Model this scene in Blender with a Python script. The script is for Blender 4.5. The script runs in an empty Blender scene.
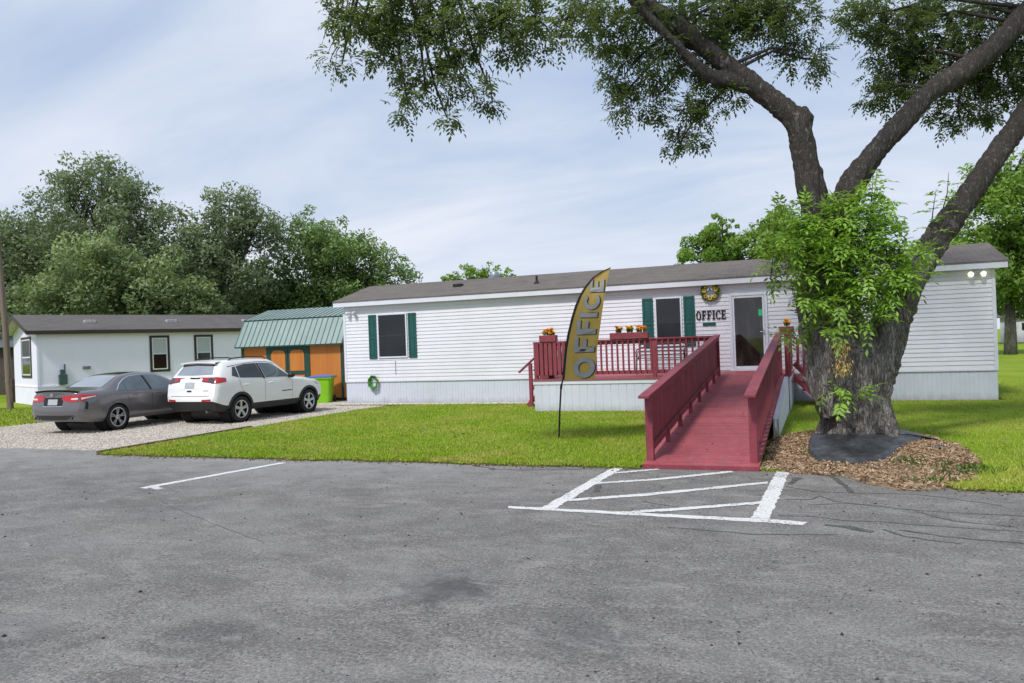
import bpy, bmesh, math, random
import numpy as np
from math import sin, cos, pi, radians, sqrt, atan2
from mathutils import Vector, Matrix, noise
from mathutils.bvhtree import BVHTree

random.seed(7)
rng = np.random.default_rng(11)
scene = bpy.context.scene
COL = scene.collection

# ------------------------------------------------------------------ helpers
def tag(o, label=None, cat=None, group=None, kind=None):
    if label: o['label'] = label
    if cat: o['category'] = cat
    if group: o['group'] = group
    if kind: o['kind'] = kind
    return o

def thing(name, label, cat, loc=(0, 0, 0), rz=0.0, group=None):
    o = bpy.data.objects.new(name, None)
    o.empty_display_size = 0.2
    COL.objects.link(o)
    o.location = loc
    o.rotation_euler = (0, 0, rz)
    return tag(o, label, cat, group)

def link(name, me, mat, parent=None, world=True):
    o = bpy.data.objects.new(name, me)
    COL.objects.link(o)
    if mat is not None:
        for m in (mat if isinstance(mat, (list, tuple)) else [mat]):
            me.materials.append(m)
    if parent is not None:
        o.parent = parent
        if world:
            root = parent
            off = Vector((0, 0, 0))
            p = parent
            while p is not None:
                if p.type == 'EMPTY':
                    off = Vector(p.location)
                p = p.parent
            if parent.type == 'EMPTY':
                o.matrix_parent_inverse = Matrix.Translation(-off)
    return o

class MB:
    def __init__(s):
        s.v = []; s.f = []; s.mi = []; s.cur = 0
    def add(s, vs, fs):
        b = len(s.v)
        s.v.extend([tuple(p) for p in vs])
        for f in fs:
            s.f.append(tuple(i + b for i in f)); s.mi.append(s.cur)
        return s
    def box(s, x0, x1, y0, y1, z0, z1):
        return s.add([(x0,y0,z0),(x1,y0,z0),(x1,y1,z0),(x0,y1,z0),(x0,y0,z1),(x1,y0,z1),(x1,y1,z1),(x0,y1,z1)],
              [(0,3,2,1),(4,5,6,7),(0,1,5,4),(1,2,6,5),(2,3,7,6),(3,0,4,7)])
    def beam(s, p, q, w, h, up=(0, 0, 1)):
        p = Vector(p); q = Vector(q); d = (q - p).normalized(); u = Vector(up)
        r = d.cross(u)
        if r.length < 1e-5: r = d.cross(Vector((0, 1, 0)))
        r.normalize(); u = r.cross(d).normalized()
        vs = []
        for c in (p, q):
            for a, b in ((-1,-1),(1,-1),(1,1),(-1,1)):
                vs.append(c + r * (a * w / 2) + u * (b * h / 2))
        return s.add(vs, [(0,1,2,3)[::-1],(4,5,6,7),(0,1,5,4),(1,2,6,5),(2,3,7,6),(3,0,4,7)])
    def tube(s, pts, rad, n=8, caps=True):
        pts = [Vector(p) for p in pts]
        if not hasattr(rad, '__len__'): rad = [rad] * len(pts)
        vs = []; fs = []; pr = None
        for i, p in enumerate(pts):
            a = pts[max(i - 1, 0)]; b = pts[min(i + 1, len(pts) - 1)]
            d = (b - a).normalized()
            if pr is None:
                r = d.cross(Vector((0, 0, 1)))
                if r.length < 1e-3: r = d.cross(Vector((0, 1, 0)))
            else:
                r = pr - d * pr.dot(d)
            r.normalize(); pr = r; u = d.cross(r)
            for k in range(n):
                t = 2 * pi * k / n
                vs.append(p + r * (cos(t) * rad[i]) + u * (sin(t) * rad[i]))
        for i in range(len(pts) - 1):
            for k in range(n):
                fs.append((i*n+k, i*n+(k+1)%n, (i+1)*n+(k+1)%n, (i+1)*n+k))
        if caps:
            fs.append(tuple(range(n))[::-1]); fs.append(tuple((len(pts)-1)*n+k for k in range(n)))
        return s.add(vs, fs)
    def lathe(s, prof, n=24, M=None, cap=False):
        vs = []; fs = []
        for r, z in prof:
            for k in range(n):
                t = 2*pi*k/n; vs.append(Vector((r*cos(t), r*sin(t), z)))
        m = len(prof)
        for i in range(m-1):
            for k in range(n):
                fs.append((i*n+k, i*n+(k+1)%n, (i+1)*n+(k+1)%n, (i+1)*n+k))
        if cap:
            fs.append(tuple(range(n))[::-1]); fs.append(tuple((m-1)*n+k for k in range(n)))
        if M is not None: vs = [M @ v for v in vs]
        return s.add(vs, fs)
    def prism(s, poly, h0, h1, fn):
        n = len(poly)
        vs = [fn(a, b, h0) for a, b in poly] + [fn(a, b, h1) for a, b in poly]
        fs = [tuple(range(n))[::-1], tuple(range(n, 2*n))]
        for i in range(n): fs.append((i, (i+1) % n, n+(i+1) % n, n+i))
        return s.add(vs, fs)
    def grid(s, P):
        I, J = len(P), len(P[0])
        vs = [p for row in P for p in row]
        return s.add(vs, [(i*J+j, (i+1)*J+j, (i+1)*J+j+1, i*J+j+1) for i in range(I-1) for j in range(J-1)])
    def build(s, name, mat, parent=None, smooth=False, bevel=0.0, world=True, fix=True):
        me = bpy.data.meshes.new(name)
        me.from_pydata(s.v, [], s.f)
        if isinstance(mat, (list, tuple)):
            me.polygons.foreach_set('material_index', s.mi)
        if fix:
            bm = bmesh.new(); bm.from_mesh(me)
            bmesh.ops.recalc_face_normals(bm, faces=bm.faces)
            bm.to_mesh(me); bm.free()
        if smooth:
            me.polygons.foreach_set('use_smooth', [True]*len(me.polygons))
            if smooth != 'all':
                me.set_sharp_from_angle(angle=radians(38))
        me.update()
        o = link(name, me, mat, parent, world)
        if bevel:
            b = o.modifiers.new('bevel', 'BEVEL'); b.width = bevel; b.segments = 2; b.limit_method = 'ANGLE'
        return o

def np_mesh(name, V, F, mat, parent=None, shade=None, world=True, smooth=False):
    """V (N,3), F (M,k) arrays -> object"""
    me = bpy.data.meshes.new(name)
    V = np.asarray(V, np.float32); F = np.asarray(F, np.int32)
    M, k = F.shape
    me.vertices.add(len(V)); me.vertices.foreach_set('co', V.ravel())
    me.loops.add(M*k); me.loops.foreach_set('vertex_index', F.ravel())
    me.polygons.add(M)
    me.polygons.foreach_set('loop_start', np.arange(0, M*k, k, dtype=np.int32))
    if smooth: me.polygons.foreach_set('use_smooth', [True]*M)
    me.update(calc_edges=True)
    if shade is not None:
        a = me.attributes.new('shade', 'FLOAT', 'FACE')
        a.data.foreach_set('value', np.asarray(shade, np.float32))
    me.validate()
    return link(name, me, mat, parent, world)

def copy_tree(o, parent=None):
    c = o.copy(); COL.objects.link(c)
    if parent is not None: c.parent = parent
    for ch in list(o.children): copy_tree(ch, c)
    return c

# ------------------------------------------------------------------ materials
def new_mat(name):
    m = bpy.data.materials.new(name); m.use_nodes = True
    nt = m.node_tree
    return m, nt, nt.nodes['Principled BSDF']

def ramp(nt, fac, stops):
    r = nt.nodes.new('ShaderNodeValToRGB')
    e = r.color_ramp.elements
    while len(e) < len(stops): e.new(0.5)
    for i, (p, c) in enumerate(stops):
        e[i].position = p; e[i].color = (c[0], c[1], c[2], 1) if hasattr(c, '__len__') else (c, c, c, 1)
    nt.links.new(fac, r.inputs[0])
    return r.outputs[0]

def tex(nt, kind='noise', scale=5, detail=4, rough=.55, coord='Object', stretch=(1, 1, 1), **kw):
    tc = nt.nodes.new('ShaderNodeTexCoord'); mp = nt.nodes.new('ShaderNodeMapping')
    mp.inputs['Scale'].default_value = stretch
    nt.links.new(tc.outputs[coord], mp.inputs[0])
    if kind == 'noise':
        n = nt.nodes.new('ShaderNodeTexNoise'); n.inputs['Scale'].default_value = scale
        n.inputs['Detail'].default_value = detail; n.inputs['Roughness'].default_value = rough
        if 'dist' in kw: n.inputs['Distortion'].default_value = kw['dist']
        out = n.outputs['Fac']
    elif kind == 'vor':
        n = nt.nodes.new('ShaderNodeTexVoronoi'); n.inputs['Scale'].default_value = scale
        n.feature = kw.get('feature', 'F1'); out = n.outputs[kw.get('out', 'Distance')]
    elif kind == 'wave':
        n = nt.nodes.new('ShaderNodeTexWave'); n.inputs['Scale'].default_value = scale
        n.bands_direction = kw.get('dir', 'X'); n.wave_profile = kw.get('profile', 'SIN')
        n.inputs['Distortion'].default_value = kw.get('dist', 0); n.inputs['Detail'].default_value = detail
        out = n.outputs['Fac']
    nt.links.new(mp.outputs[0], n.inputs['Vector'])
    return out

def mixc(nt, fac, a, b, mode='MIX'):
    m = nt.nodes.new('ShaderNodeMix'); m.data_type = 'RGBA'; m.blend_type = mode
    for s, v in ((0, fac), (6, a), (7, b)):
        if hasattr(v, 'node'): nt.links.new(v, m.inputs[s])
        elif s == 0: m.inputs[0].default_value = v
        else: m.inputs[s].default_value = (*v, 1) if len(v) == 3 else v
    return m.outputs[2]

def math_(nt, op, a, b=None):
    m = nt.nodes.new('ShaderNodeMath'); m.operation = op
    for i, v in enumerate((a, b)):
        if v is None: continue
        if hasattr(v, 'node'): nt.links.new(v, m.inputs[i])
        else: m.inputs[i].default_value = v
    return m.outputs[0]

def bump(nt, bs, h, strength=.3, dist=.02):
    b = nt.nodes.new('ShaderNodeBump'); b.inputs['Strength'].default_value = strength
    b.inputs['Distance'].default_value = dist
    nt.links.new(h, b.inputs['Height']); nt.links.new(b.outputs[0], bs.inputs['Normal'])

def simple(name, col, rough=.6, var=.25, scale=6, metal=0, bmp=0, bscale=80, stretch=(1,1,1), spec=.4, coat=0, dirt=0):
    m, nt, bs = new_mat(name)
    n = tex(nt, 'noise', scale, 5, .6, stretch=stretch)
    lo = tuple(c*(1-var) for c in col); hi = tuple(min(1, c*(1+var*.7)) for c in col)
    c = ramp(nt, n, [(.3, lo), (.7, hi)])
    if dirt:
        n2 = tex(nt, 'noise', scale*.35, 6, .7, stretch=stretch)
        f = ramp(nt, n2, [(.45, 0), (.75, dirt)])
        c = mixc(nt, f, c, (.13, .115, .095))
    nt.links.new(c, bs.inputs['Base Color'])
    bs.inputs['Roughness'].default_value = rough; bs.inputs['Metallic'].default_value = metal
    bs.inputs['Specular IOR Level'].default_value = spec
    if coat:
        bs.inputs['Coat Weight'].default_value = coat; bs.inputs['Coat Roughness'].default_value = .04
    if bmp:
        bump(nt, bs, tex(nt, 'noise', bscale, 4, .6, stretch=stretch), bmp, .01)
    return m

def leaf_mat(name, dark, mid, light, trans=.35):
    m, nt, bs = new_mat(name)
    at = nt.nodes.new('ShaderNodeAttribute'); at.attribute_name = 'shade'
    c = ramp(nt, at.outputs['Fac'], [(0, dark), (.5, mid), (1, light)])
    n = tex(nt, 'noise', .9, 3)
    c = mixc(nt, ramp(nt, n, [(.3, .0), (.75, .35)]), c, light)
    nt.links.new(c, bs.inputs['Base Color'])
    bs.inputs['Roughness'].default_value = .5; bs.inputs['Specular IOR Level'].default_value = .35
    t = nt.nodes.new('ShaderNodeBsdfTranslucent'); mx = nt.nodes.new('ShaderNodeMixShader')
    tc = mixc(nt, .5, c, (light[0]*1.5, light[1]*1.5, light[2]*.7))
    nt.links.new(tc, t.inputs[0]); mx.inputs[0].default_value = trans
    out = nt.nodes['Material Output']
    nt.links.new(bs.outputs[0], mx.inputs[1]); nt.links.new(t.outputs[0], mx.inputs[2])
    nt.links.new(mx.outputs[0], out.inputs[0])
    return m

# ------------------------------------------------------------------ leaf generators
class Leaves:
    def __init__(s): s.q = []; s.s = []
    def leaf(s, p, d, n, L, W, sh):
        d = d.normalized(); r_ = d.cross(n)
        if r_.length < 1e-4: r_ = d.cross(Vector((.3, .8, .5)))
        r_.normalize(); up = r_.cross(d)
        s.q.append((p, p+d*(L*.5)+r_*(W*.5)+up*(L*.06), p+d*L-up*(L*.06), p+d*(L*.5)-r_*(W*.5)+up*(L*.06))); s.s.append(sh)
    def compound(s, p, d, L, leaflet, sh, n=7, droop=.5):
        d = d.normalized(); side = d.cross(Vector((0, 0, 1)))
        if side.length < .1: side = Vector((1, 0, 0))
        side.normalize(); nr = side.cross(d); pts = []
        k = (n-1)//2
        for i in range(k+1):
            t = (i+.6)/(k+.6)
            c = p+d*(L*t)+Vector((0, 0, -droop*L*t*t*.6))
            dd = (d+Vector((0, 0, -droop*t))).normalized(); ln = leaflet*random.uniform(.8, 1.15)
            v = sh+random.uniform(-.12, .12)
            if i == k: s.leaf(c, dd, nr, ln, ln*.40, v)
            else:
                for sg in (-1, 1):
                    s.leaf(c, (dd*.55+side*sg*.8+Vector((0, 0, random.uniform(-.35, .1)))), nr+Vector((random.uniform(-.5, .5), random.uniform(-.5, .5), 0)), ln, ln*.40, v)
    def build(s, name, mat, parent=None, world=True):
        V = np.array([[tuple(c) for c in q] for q in s.q]).reshape(-1, 3)
        return np_mesh(name, V, np.arange(len(V)).reshape(-1, 4), mat, parent, np.clip(s.s, 0, 1), world)
def rvec():
    return Vector((random.gauss(0, 1), random.gauss(0, 1), random.gauss(0, 1))).normalized()

# ------------------------------------------------------------------ camera
cy, cp, cr = .375218, .0036477, -.0362113
f = Vector((-sin(cy)*cos(cp), cos(cy)*cos(cp), sin(cp))); r = Vector((cos(cy), sin(cy), 0)); u = r.cross(f)
r2 = r*cos(cr)+u*sin(cr); u2 = -r*sin(cr)+u*cos(cr)
cd = bpy.data.cameras.new('camera'); cam = bpy.data.objects.new('camera', cd); COL.objects.link(cam)
cam.matrix_world = Matrix(((r2.x, u2.x, -f.x, 14.283), (r2.y, u2.y, -f.y, -21.504), (r2.z, u2.z, -f.z, 1.7636), (0, 0, 0, 1)))
cd.sensor_width = 36; cd.lens = 780.38/1024*36; cd.clip_end = 2000; cd.clip_start = .05
scene.camera = cam

# ------------------------------------------------------------------ light
SUN_EL, SUN_AZ = radians(51), atan2(-.96, -.24)          # direction (from origin) of the sun
sd = Vector((cos(SUN_EL)*cos(SUN_AZ), cos(SUN_EL)*sin(SUN_AZ), sin(SUN_EL)))
ld = bpy.data.lights.new('sun', 'SUN'); ld.energy = 3.4; ld.angle = radians(7); ld.color = (1, .965, .915)
lo = bpy.data.objects.new('sun', ld); COL.objects.link(lo)
lo.rotation_euler = sd.to_track_quat('Z', 'Y').to_euler(); lo.location = (0, 0, 30)

w = bpy.data.worlds.new('World'); scene.world = w; w.use_nodes = True
nt = w.node_tree; bg = nt.nodes['Background']
sky = nt.nodes.new('ShaderNodeTexSky'); sky.sky_type = 'NISHITA'; sky.sun_disc = False
sky.sun_elevation = SUN_EL; sky.sun_rotation = pi/2 - SUN_AZ
sky.air_density = 1.2; sky.dust_density = 1.5
tc = nt.nodes.new('ShaderNodeTexCoord'); sp = nt.nodes.new('ShaderNodeSeparateXYZ')
nt.links.new(tc.outputs['Generated'], sp.inputs[0])
zz = math_(nt, 'ADD', math_(nt, 'MAXIMUM', sp.outputs[2], 0.0), .22)
cx = nt.nodes.new('ShaderNodeCombineXYZ')
nt.links.new(math_(nt, 'DIVIDE', sp.outputs[0], zz), cx.inputs[0])
nt.links.new(math_(nt, 'DIVIDE', sp.outputs[1], zz), cx.inputs[1])
mp = nt.nodes.new('ShaderNodeMapping'); mp.inputs['Rotation'].default_value = (0, 0, radians(35)); mp.inputs['Scale'].default_value = (.75, 1.5, 1)
nt.links.new(cx.outputs[0], mp.inputs[0])
n1 = nt.nodes.new('ShaderNodeTexNoise'); n1.inputs['Scale'].default_value = 1.5; n1.inputs['Detail'].default_value = 9
n1.inputs['Roughness'].default_value = .55; n1.inputs['Distortion'].default_value = .5
nt.links.new(mp.outputs[0], n1.inputs['Vector'])
n2 = nt.nodes.new('ShaderNodeTexNoise'); n2.inputs['Scale'].default_value = .7; n2.inputs['Detail'].default_value = 4
nt.links.new(mp.outputs[0], n2.inputs['Vector'])
hz = ramp(nt, sp.outputs[2], [(0.0, 1), (.32, 0)])
cl = ramp(nt, math_(nt, 'ADD', math_(nt, 'MULTIPLY', n1.outputs[0], .6), math_(nt, 'MULTIPLY', n2.outputs[0], .4)), [(.36, 0), (.66, 1)])
fac = math_(nt, 'MINIMUM', math_(nt, 'ADD', math_(nt, 'MULTIPLY', cl, .8), math_(nt, 'MULTIPLY', hz, .5)), 1.0)
hazy = mixc(nt, .82, sky.outputs[0], (4.75, 6.05, 8.4))
cc = mixc(nt, fac, hazy, (8.1, 8.6, 9.6))
nt.links.new(cc, bg.inputs[0]); bg.inputs[1].default_value = .1

scene.view_settings.view_transform = 'Standard'; scene.view_settings.look = 'None'; scene.view_settings.exposure = 0
scene.cycles.max_bounces = 6; scene.cycles.transparent_max_bounces = 6
scene.cycles.use_denoising = True

# ------------------------------------------------------------------ ground
GRASS_LIGHT = (.20, .27, .022)
def ground_mat():
    m, nt, bs = new_mat('lawn_soil')
    a = tex(nt, 'noise', .45, 5, .6); b = tex(nt, 'noise', 3, 6, .65); c = tex(nt, 'noise', 30, 4, .7, stretch=(1, .5, 1))
    c1 = ramp(nt, a, [(.32, (.125, .225, .013)), (.5, (.205, .30, .020)), (.70, (.29, .335, .045))])
    c2 = mixc(nt, ramp(nt, b, [(.45, 0), (.72, .55)]), c1, (.31, .305, .075))
    c3 = mixc(nt, ramp(nt, c, [(.35, .45), (.6, 0)]), c2, (.14, .22, .015))
    nt.links.new(c3, bs.inputs['Base Color']); bs.inputs['Roughness'].default_value = .9
    bs.inputs['Specular IOR Level'].default_value = .1
    bump(nt, bs, c, .8, .04)
    return m
M_LAWN = ground_mat()

def asphalt_mat():
    m, nt, bs = new_mat('asphalt')
    big = tex(nt, 'noise', .22, 5, .6, dist=.8); med = tex(nt, 'noise', 1.3, 7, .62, stretch=(1, 1.3, 1))
    fine = tex(nt, 'noise', 38, 5, .75); agg = tex(nt, 'vor', 68, out='Color')
    base = ramp(nt, med, [(.30, (.160, .152, .143)), (.5, (.212, .202, .191)), (.70, (.285, .272, .257))])
    base = mixc(nt, ramp(nt, big, [(.36, .55), (.6, 0)]), base, (.165, .159, .153))
    base = mixc(nt, ramp(nt, fine, [(.40, .75), (.53, 0)]), base, (.068, .066, .065))
    base = mixc(nt, ramp(nt, fine, [(.54, 0), (.68, .5)]), base, (.37, .362, .35))
    ag = nt.nodes.new('ShaderNodeSeparateColor'); nt.links.new(agg, ag.inputs[0])
    base = mixc(nt, ramp(nt, ag.outputs[0], [(.0, .5), (.2, 0)]), base, (.055, .054, .053))
    base = mixc(nt, ramp(nt, ag.outputs[1], [(.84, 0), (1, .5)]), base, (.40, .39, .375))
    # dusty pale edge strip beside lawn (y near -11) and oil stain
    tcn = nt.nodes.new('ShaderNodeTexCoord'); sx = nt.nodes.new('ShaderNodeSeparateXYZ'); nt.links.new(tcn.outputs['Object'], sx.inputs[0])
    e = math_(nt, 'ADD', sx.outputs[1], math_(nt, 'MULTIPLY', med, 1.6))
    mr = nt.nodes.new('ShaderNodeMapRange'); nt.links.new(e, mr.inputs[0])
    mr.inputs[1].default_value = -12.6; mr.inputs[2].default_value = -10.3
    lx = nt.nodes.new('ShaderNodeMapRange'); nt.links.new(sx.outputs[0], lx.inputs[0]); lx.inputs[1].default_value = 11.6; lx.inputs[2].default_value = 9.5
    base = mixc(nt, math_(nt, 'MULTIPLY', math_(nt, 'MULTIPLY', mr.outputs[0], lx.outputs[0]), .55), base, (.31, .307, .303))
    for (px, py, rr, amt) in ((11.65, -16.35, .5, .95), (9.3, -18.3, .7, .5), (12.9, -17.0, .45, .5), (10.6, -17.6, .5, .3), (7.3, -14.6, .6, .25)):
        dx = math_(nt, 'SUBTRACT', sx.outputs[0], px); dy = math_(nt, 'SUBTRACT', sx.outputs[1], py)
        d = math_(nt, 'SQRT', math_(nt, 'ADD', math_(nt, 'MULTIPLY', dx, dx), math_(nt, 'MULTIPLY', dy, dy)))
        d = math_(nt, 'ADD', math_(nt, 'DIVIDE', d, rr), math_(nt, 'MULTIPLY', math_(nt, 'SUBTRACT', tex(nt, 'noise', 5, 5, .7), .5), 2.0))
        base = mixc(nt, ramp(nt, d, [(.2, amt), (1.0, 0)]), base, (.055, .056, .06))
    m2 = tex(nt, 'noise', 2.6, 8, .72, stretch=(.8, 1.6, 1), dist=1.0); m3 = tex(nt, 'noise', .55, 6, .65, dist=1.5)
    base = mixc(nt, ramp(nt, m2, [(.34, .5), (.47, 0)]), base, (.105, .100, .095))
    base = mixc(nt, ramp(nt, m2, [(.53, 0), (.67, .55)]), base, (.33, .318, .302))
    base = mixc(nt, ramp(nt, m3, [(.46, 0), (.70, .45)]), base, (.29, .282, .27))
    base = mixc(nt, ramp(nt, m3, [(.32, .38), (.47, 0)]), base, (.125, .120, .115))
    gr = tex(nt, 'noise', 70, 3, .65); base = mixc(nt, ramp(nt, gr, [(.34, .9), (.44, 0)]), base, (.045, .044, .043))
    nt.links.new(base, bs.inputs['Base Color'])
    bs.inputs['Roughness'].default_value = .88; bs.inputs['Specular IOR Level'].default_value = .25
    hb = math_(nt, 'ADD', math_(nt, 'MULTIPLY', fine, .7), math_(nt, 'MULTIPLY', agg, .0) if False else math_(nt, 'MULTIPLY', ag.outputs[0], .35))
    bump(nt, bs, hb, .55, .012)
    return m
M_ASPH = asphalt_mat()

def gravel_mat():
    m, nt, bs = new_mat('gravel_bed')
    v = tex(nt, 'vor', 40, out='Color'); dd = tex(nt, 'vor', 40); n = tex(nt, 'noise', .8, 5)
    sc = nt.nodes.new('ShaderNodeSeparateColor'); nt.links.new(v, sc.inputs[0])
    c = ramp(nt, sc.outputs[0], [(0, (.34, .30, .25)), (.5, (.50, .46, .405)), (1, (.64, .60, .54))])
    c = mixc(nt, ramp(nt, n, [(.35, .35), (.6, 0)]), c, (.34, .295, .24))
    c = mixc(nt, ramp(nt, dd, [(.5, 0), (.9, .35)]), c, (.20, .17, .14))
    nt.links.new(c, bs.inputs['Base Color']); bs.inputs['Roughness'].default_value = .9
    bump(nt, bs, dd, -.8, .03)
    return m
M_GRAVEL = gravel_mat()

g = MB(); g.grid([[(x, y, -.012) for y in np.linspace(-500, 700, 13)] for x in np.linspace(-600, 600, 13)])
tag(g.build('ground', M_LAWN, fix=False), kind='structure')

def wob(x, s=1.0, a=.06):
    return a*noise.noise(Vector((x*1.7*s, 3.3, 0))) + a*.5*noise.noise(Vector((x*6.1*s, 7.1, 0)))

# asphalt lot: one sheet, front side follows lawn edge loosely (lawn lies over it)
mb = MB(); mb.add([(-90, -70, 0), (110, -70, 0), (110, -10.3, 0), (-90, -10.3, 0)], [(0, 1, 2, 3)])
tag(mb.build('asphalt_lot', M_ASPH, fix=False), kind='structure')

def sheet(name, poly, z, mat, skirt=0.05):
    """polygon sheet with small vertical edge"""
    n = len(poly)
    me = bpy.data.meshes.new(name)
    bm = bmesh.new()
    top = [bm.verts.new((x, y, z)) for x, y in poly]
    fc = bm.faces.new(top)
    if fc.normal.z < 0: fc.normal_flip()
    bot = [bm.verts.new((x, y, z-skirt)) for x, y in poly]
    for i in range(n):
        bm.faces.new((top[i], top[(i+1) % n], bot[(i+1) % n], bot[i]))
    bm.normal_update()
    bmesh.ops.triangulate(bm, faces=[fc])
    bm.to_mesh(me); bm.free()
    return link(name, me, mat)

# gravel driveway
edge = []
for x in np.linspace(-30, 1.75, 140):
    edge.append((x, -10.30 - .12*max(0, min(1, (x+8)/10)) + wob(x, 1, .10)))
gp = edge + [(1.72, y) for y in np.linspace(-10.0, -.3, 10)] + [(-.3, .02), (-.3, 2.2), (-6.8, 2.2)] + [(-6.6+wob(y, 1.3, .25), y) for y in np.linspace(1.5, -7.0, 30)] + [(-30, -7.4)]
tag(sheet('gravel_driveway', gp, .006, M_GRAVEL, .004), kind='structure')

# lawns
def lawn_edge(x):
    return -10.92 + wob(x, 1, .11) + .035*noise.noise(Vector((x*17, 2.2, 5)))
lp = [(x, lawn_edge(x)) for x in np.linspace(1.85, 11.93, 240)]
lp = lp + [(11.93, -.02), (2.6, -.02)] + [(1.74 + (.9*max(0, (y+1.6))/1.6) + wob(y, 2, .05), y) for y in np.linspace(-.3, -10.8, 60)]
tag(sheet('front_lawn', lp, .03, M_LAWN, .035), kind='structure')
def lawn_edge_r(x):
    t = max(0, min(1, (x-15.0)/.7)); t = t*t*(3-2*t)
    return -10.9 - .92*t + wob(x, 1, .11) + .035*noise.noise(Vector((x*17, 4.2, 5)))
rp = [(x, lawn_edge_r(x)) for x in np.linspace(13.5, 40, 520)] + [(40, 60), (18.35, 60), (18.35, -.02), (13.5, -.02)]
tag(sheet('side_lawn', rp, .026, M_LAWN, .03), kind='structure')

M_SOIL = simple('bare_soil_edge', (.085, .065, .045), .95, .5, 14)
for nm, x0, x1, ef in (('soil_edge', 1.8, 11.95, lawn_edge), ('soil_edge', 14.9, 40, lawn_edge_r)):
    mb = MB(); mb.grid([[(x, ef(x)-.035-.05*abs(noise.noise(Vector((x*5, 1, 2)))), .0035), (x, ef(x)+.05, .012)] for x in np.linspace(x0, x1, 400)])
    tag(mb.build(nm, M_SOIL, fix=False), kind='structure')
# grass blades
def blade_mat():
    m, nt, bs = new_mat('grass_blades')
    at = nt.nodes.new('ShaderNodeAttribute'); at.attribute_name = 'shade'
    c = ramp(nt, at.outputs['Fac'], [(0, (.13, .225, .014)), (.55, (.265, .365, .024)), (.85, (.36, .425, .05)), (1, (.42, .37, .12))])
    a = tex(nt, 'noise', .9, 6, .65); a2 = tex(nt, 'noise', 2.4, 5, .65)
    c = mixc(nt, ramp(nt, a, [(.42, 0), (.60, .8)]), c, (.43, .385, .105))
    c = mixc(nt, ramp(nt, a2, [(.34, .45), (.50, 0)]), c, (.15, .27, .02))
    a3 = tex(nt, 'noise', .30, 4, .6); c = mixc(nt, ramp(nt, a3, [(.45, 0), (.58, .55)]), c, (.20, .34, .02))
    nt.links.new(c, bs.inputs['Base Color']); bs.inputs['Roughness'].default_value = .6
    bs.inputs['Specular IOR Level'].default_value = .2
    return m
M_BLADE = blade_mat()
def blades(n, pts, z0, h=(.015, .045), wd=.008, seed=0):
    rg = np.random.default_rng(seed)
    a = rg.uniform(0, 2*pi, n); hh = rg.uniform(h[0], h[1], n); ln = rg.normal(0, .35, (n, 2))*hh[:, None]
    d = np.stack([np.cos(a), np.sin(a)], 1)*wd*rg.uniform(.6, 1.3, n)[:, None]
    V = np.zeros((n, 3, 3)); V[:, 0, :2] = pts-d; V[:, 1, :2] = pts+d; V[:, 2, :2] = pts+ln
    V[:, :2, 2] = z0; V[:, 2, 2] = z0+hh
    sh = np.clip(rg.normal(.52, .12, n), 0, 1)
    return V.reshape(-1, 3), np.arange(3*n).reshape(-1, 3), sh
def inpoly(pts, poly):
    poly = np.array(poly); x, y = pts[:, 0], pts[:, 1]; ins = np.zeros(len(pts), bool)
    j = len(poly)-1
    for i in range(len(poly)):
        xi, yi = poly[i]; xj, yj = poly[j]
        c = ((yi > y) != (yj > y)) & (x < (xj-xi)*(y-yi)/(yj-yi+1e-12)+xi)
        ins ^= c; j = i
    return ins
def scatter(n, x0, x1, y0, y1, poly, bias=1.0, seed=0):
    rg = np.random.default_rng(seed)
    p = np.stack([rg.uniform(x0, x1, n), y0+(y1-y0)*rg.uniform(0, 1, n)**bias], 1)
    return p[inpoly(p, poly)]
p1 = scatter(150000, 1.6, 12, -11.2, 0, lp, 1.5, 1)
ex = rng.uniform(1.9, 11.9, 9000); p1b = np.stack([ex, np.array([lawn_edge(x) for x in ex])+rng.normal(.02, .035, len(ex))], 1)
V, F, S = blades(len(p1)+len(p1b), np.vstack([p1, p1b]), .028, seed=2)
tag(np_mesh('front_lawn_grass', V, F, M_BLADE, shade=S), kind='stuff')
BED = [(13.52, -10.92), (14.0, -10.98), (14.45, -11.1), (14.72, -11.6), (15.06, -11.93), (15.45, -11.85), (15.85, -11.1), (16.12, -10.1), (16.15, -9.3), (15.9, -8.2), (15.6, -7.3), (14.7, -6.9), (13.9, -7.3), (13.55, -8.0)]
p2 = scatter(110000, 13.5, 24, -12.2, 8, rp, 1.7, 3)
ex = rng.uniform(14.6, 24, 9000); p2b = np.stack([ex, np.array([lawn_edge_r(x) for x in ex])+rng.normal(.02, .04, len(ex))], 1)
p2 = np.vstack([p2, p2b])
bc = np.array([14.85, -9.35])
inb = inpoly(p2, [(bc[0]+(x-bc[0])*.97, bc[1]+(y-bc[1])*.97) for x, y in BED])
keep = ~inb | (np.random.default_rng(5).uniform(0, 1, len(p2)) < .0)
p2 = p2[keep]
V, F, S = blades(len(p2), p2, .024, seed=4)
tag(np_mesh('side_lawn_grass', V, F, M_BLADE, shade=S), kind='stuff')
# strip of lawn left of the driveway
p3 = scatter(14000, -14, -6.4, -7.2, 2, [(-14, -7.1), (-6.6, -6.9), (-6.6, 2), (-14, 2)], 1.0, 6)
V, F, S = blades(len(p3), p3, -.01, h=(.03, .08), wd=.02, seed=8)
tag(np_mesh('verge_grass', V, F, M_BLADE, shade=S), kind='stuff')

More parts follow.
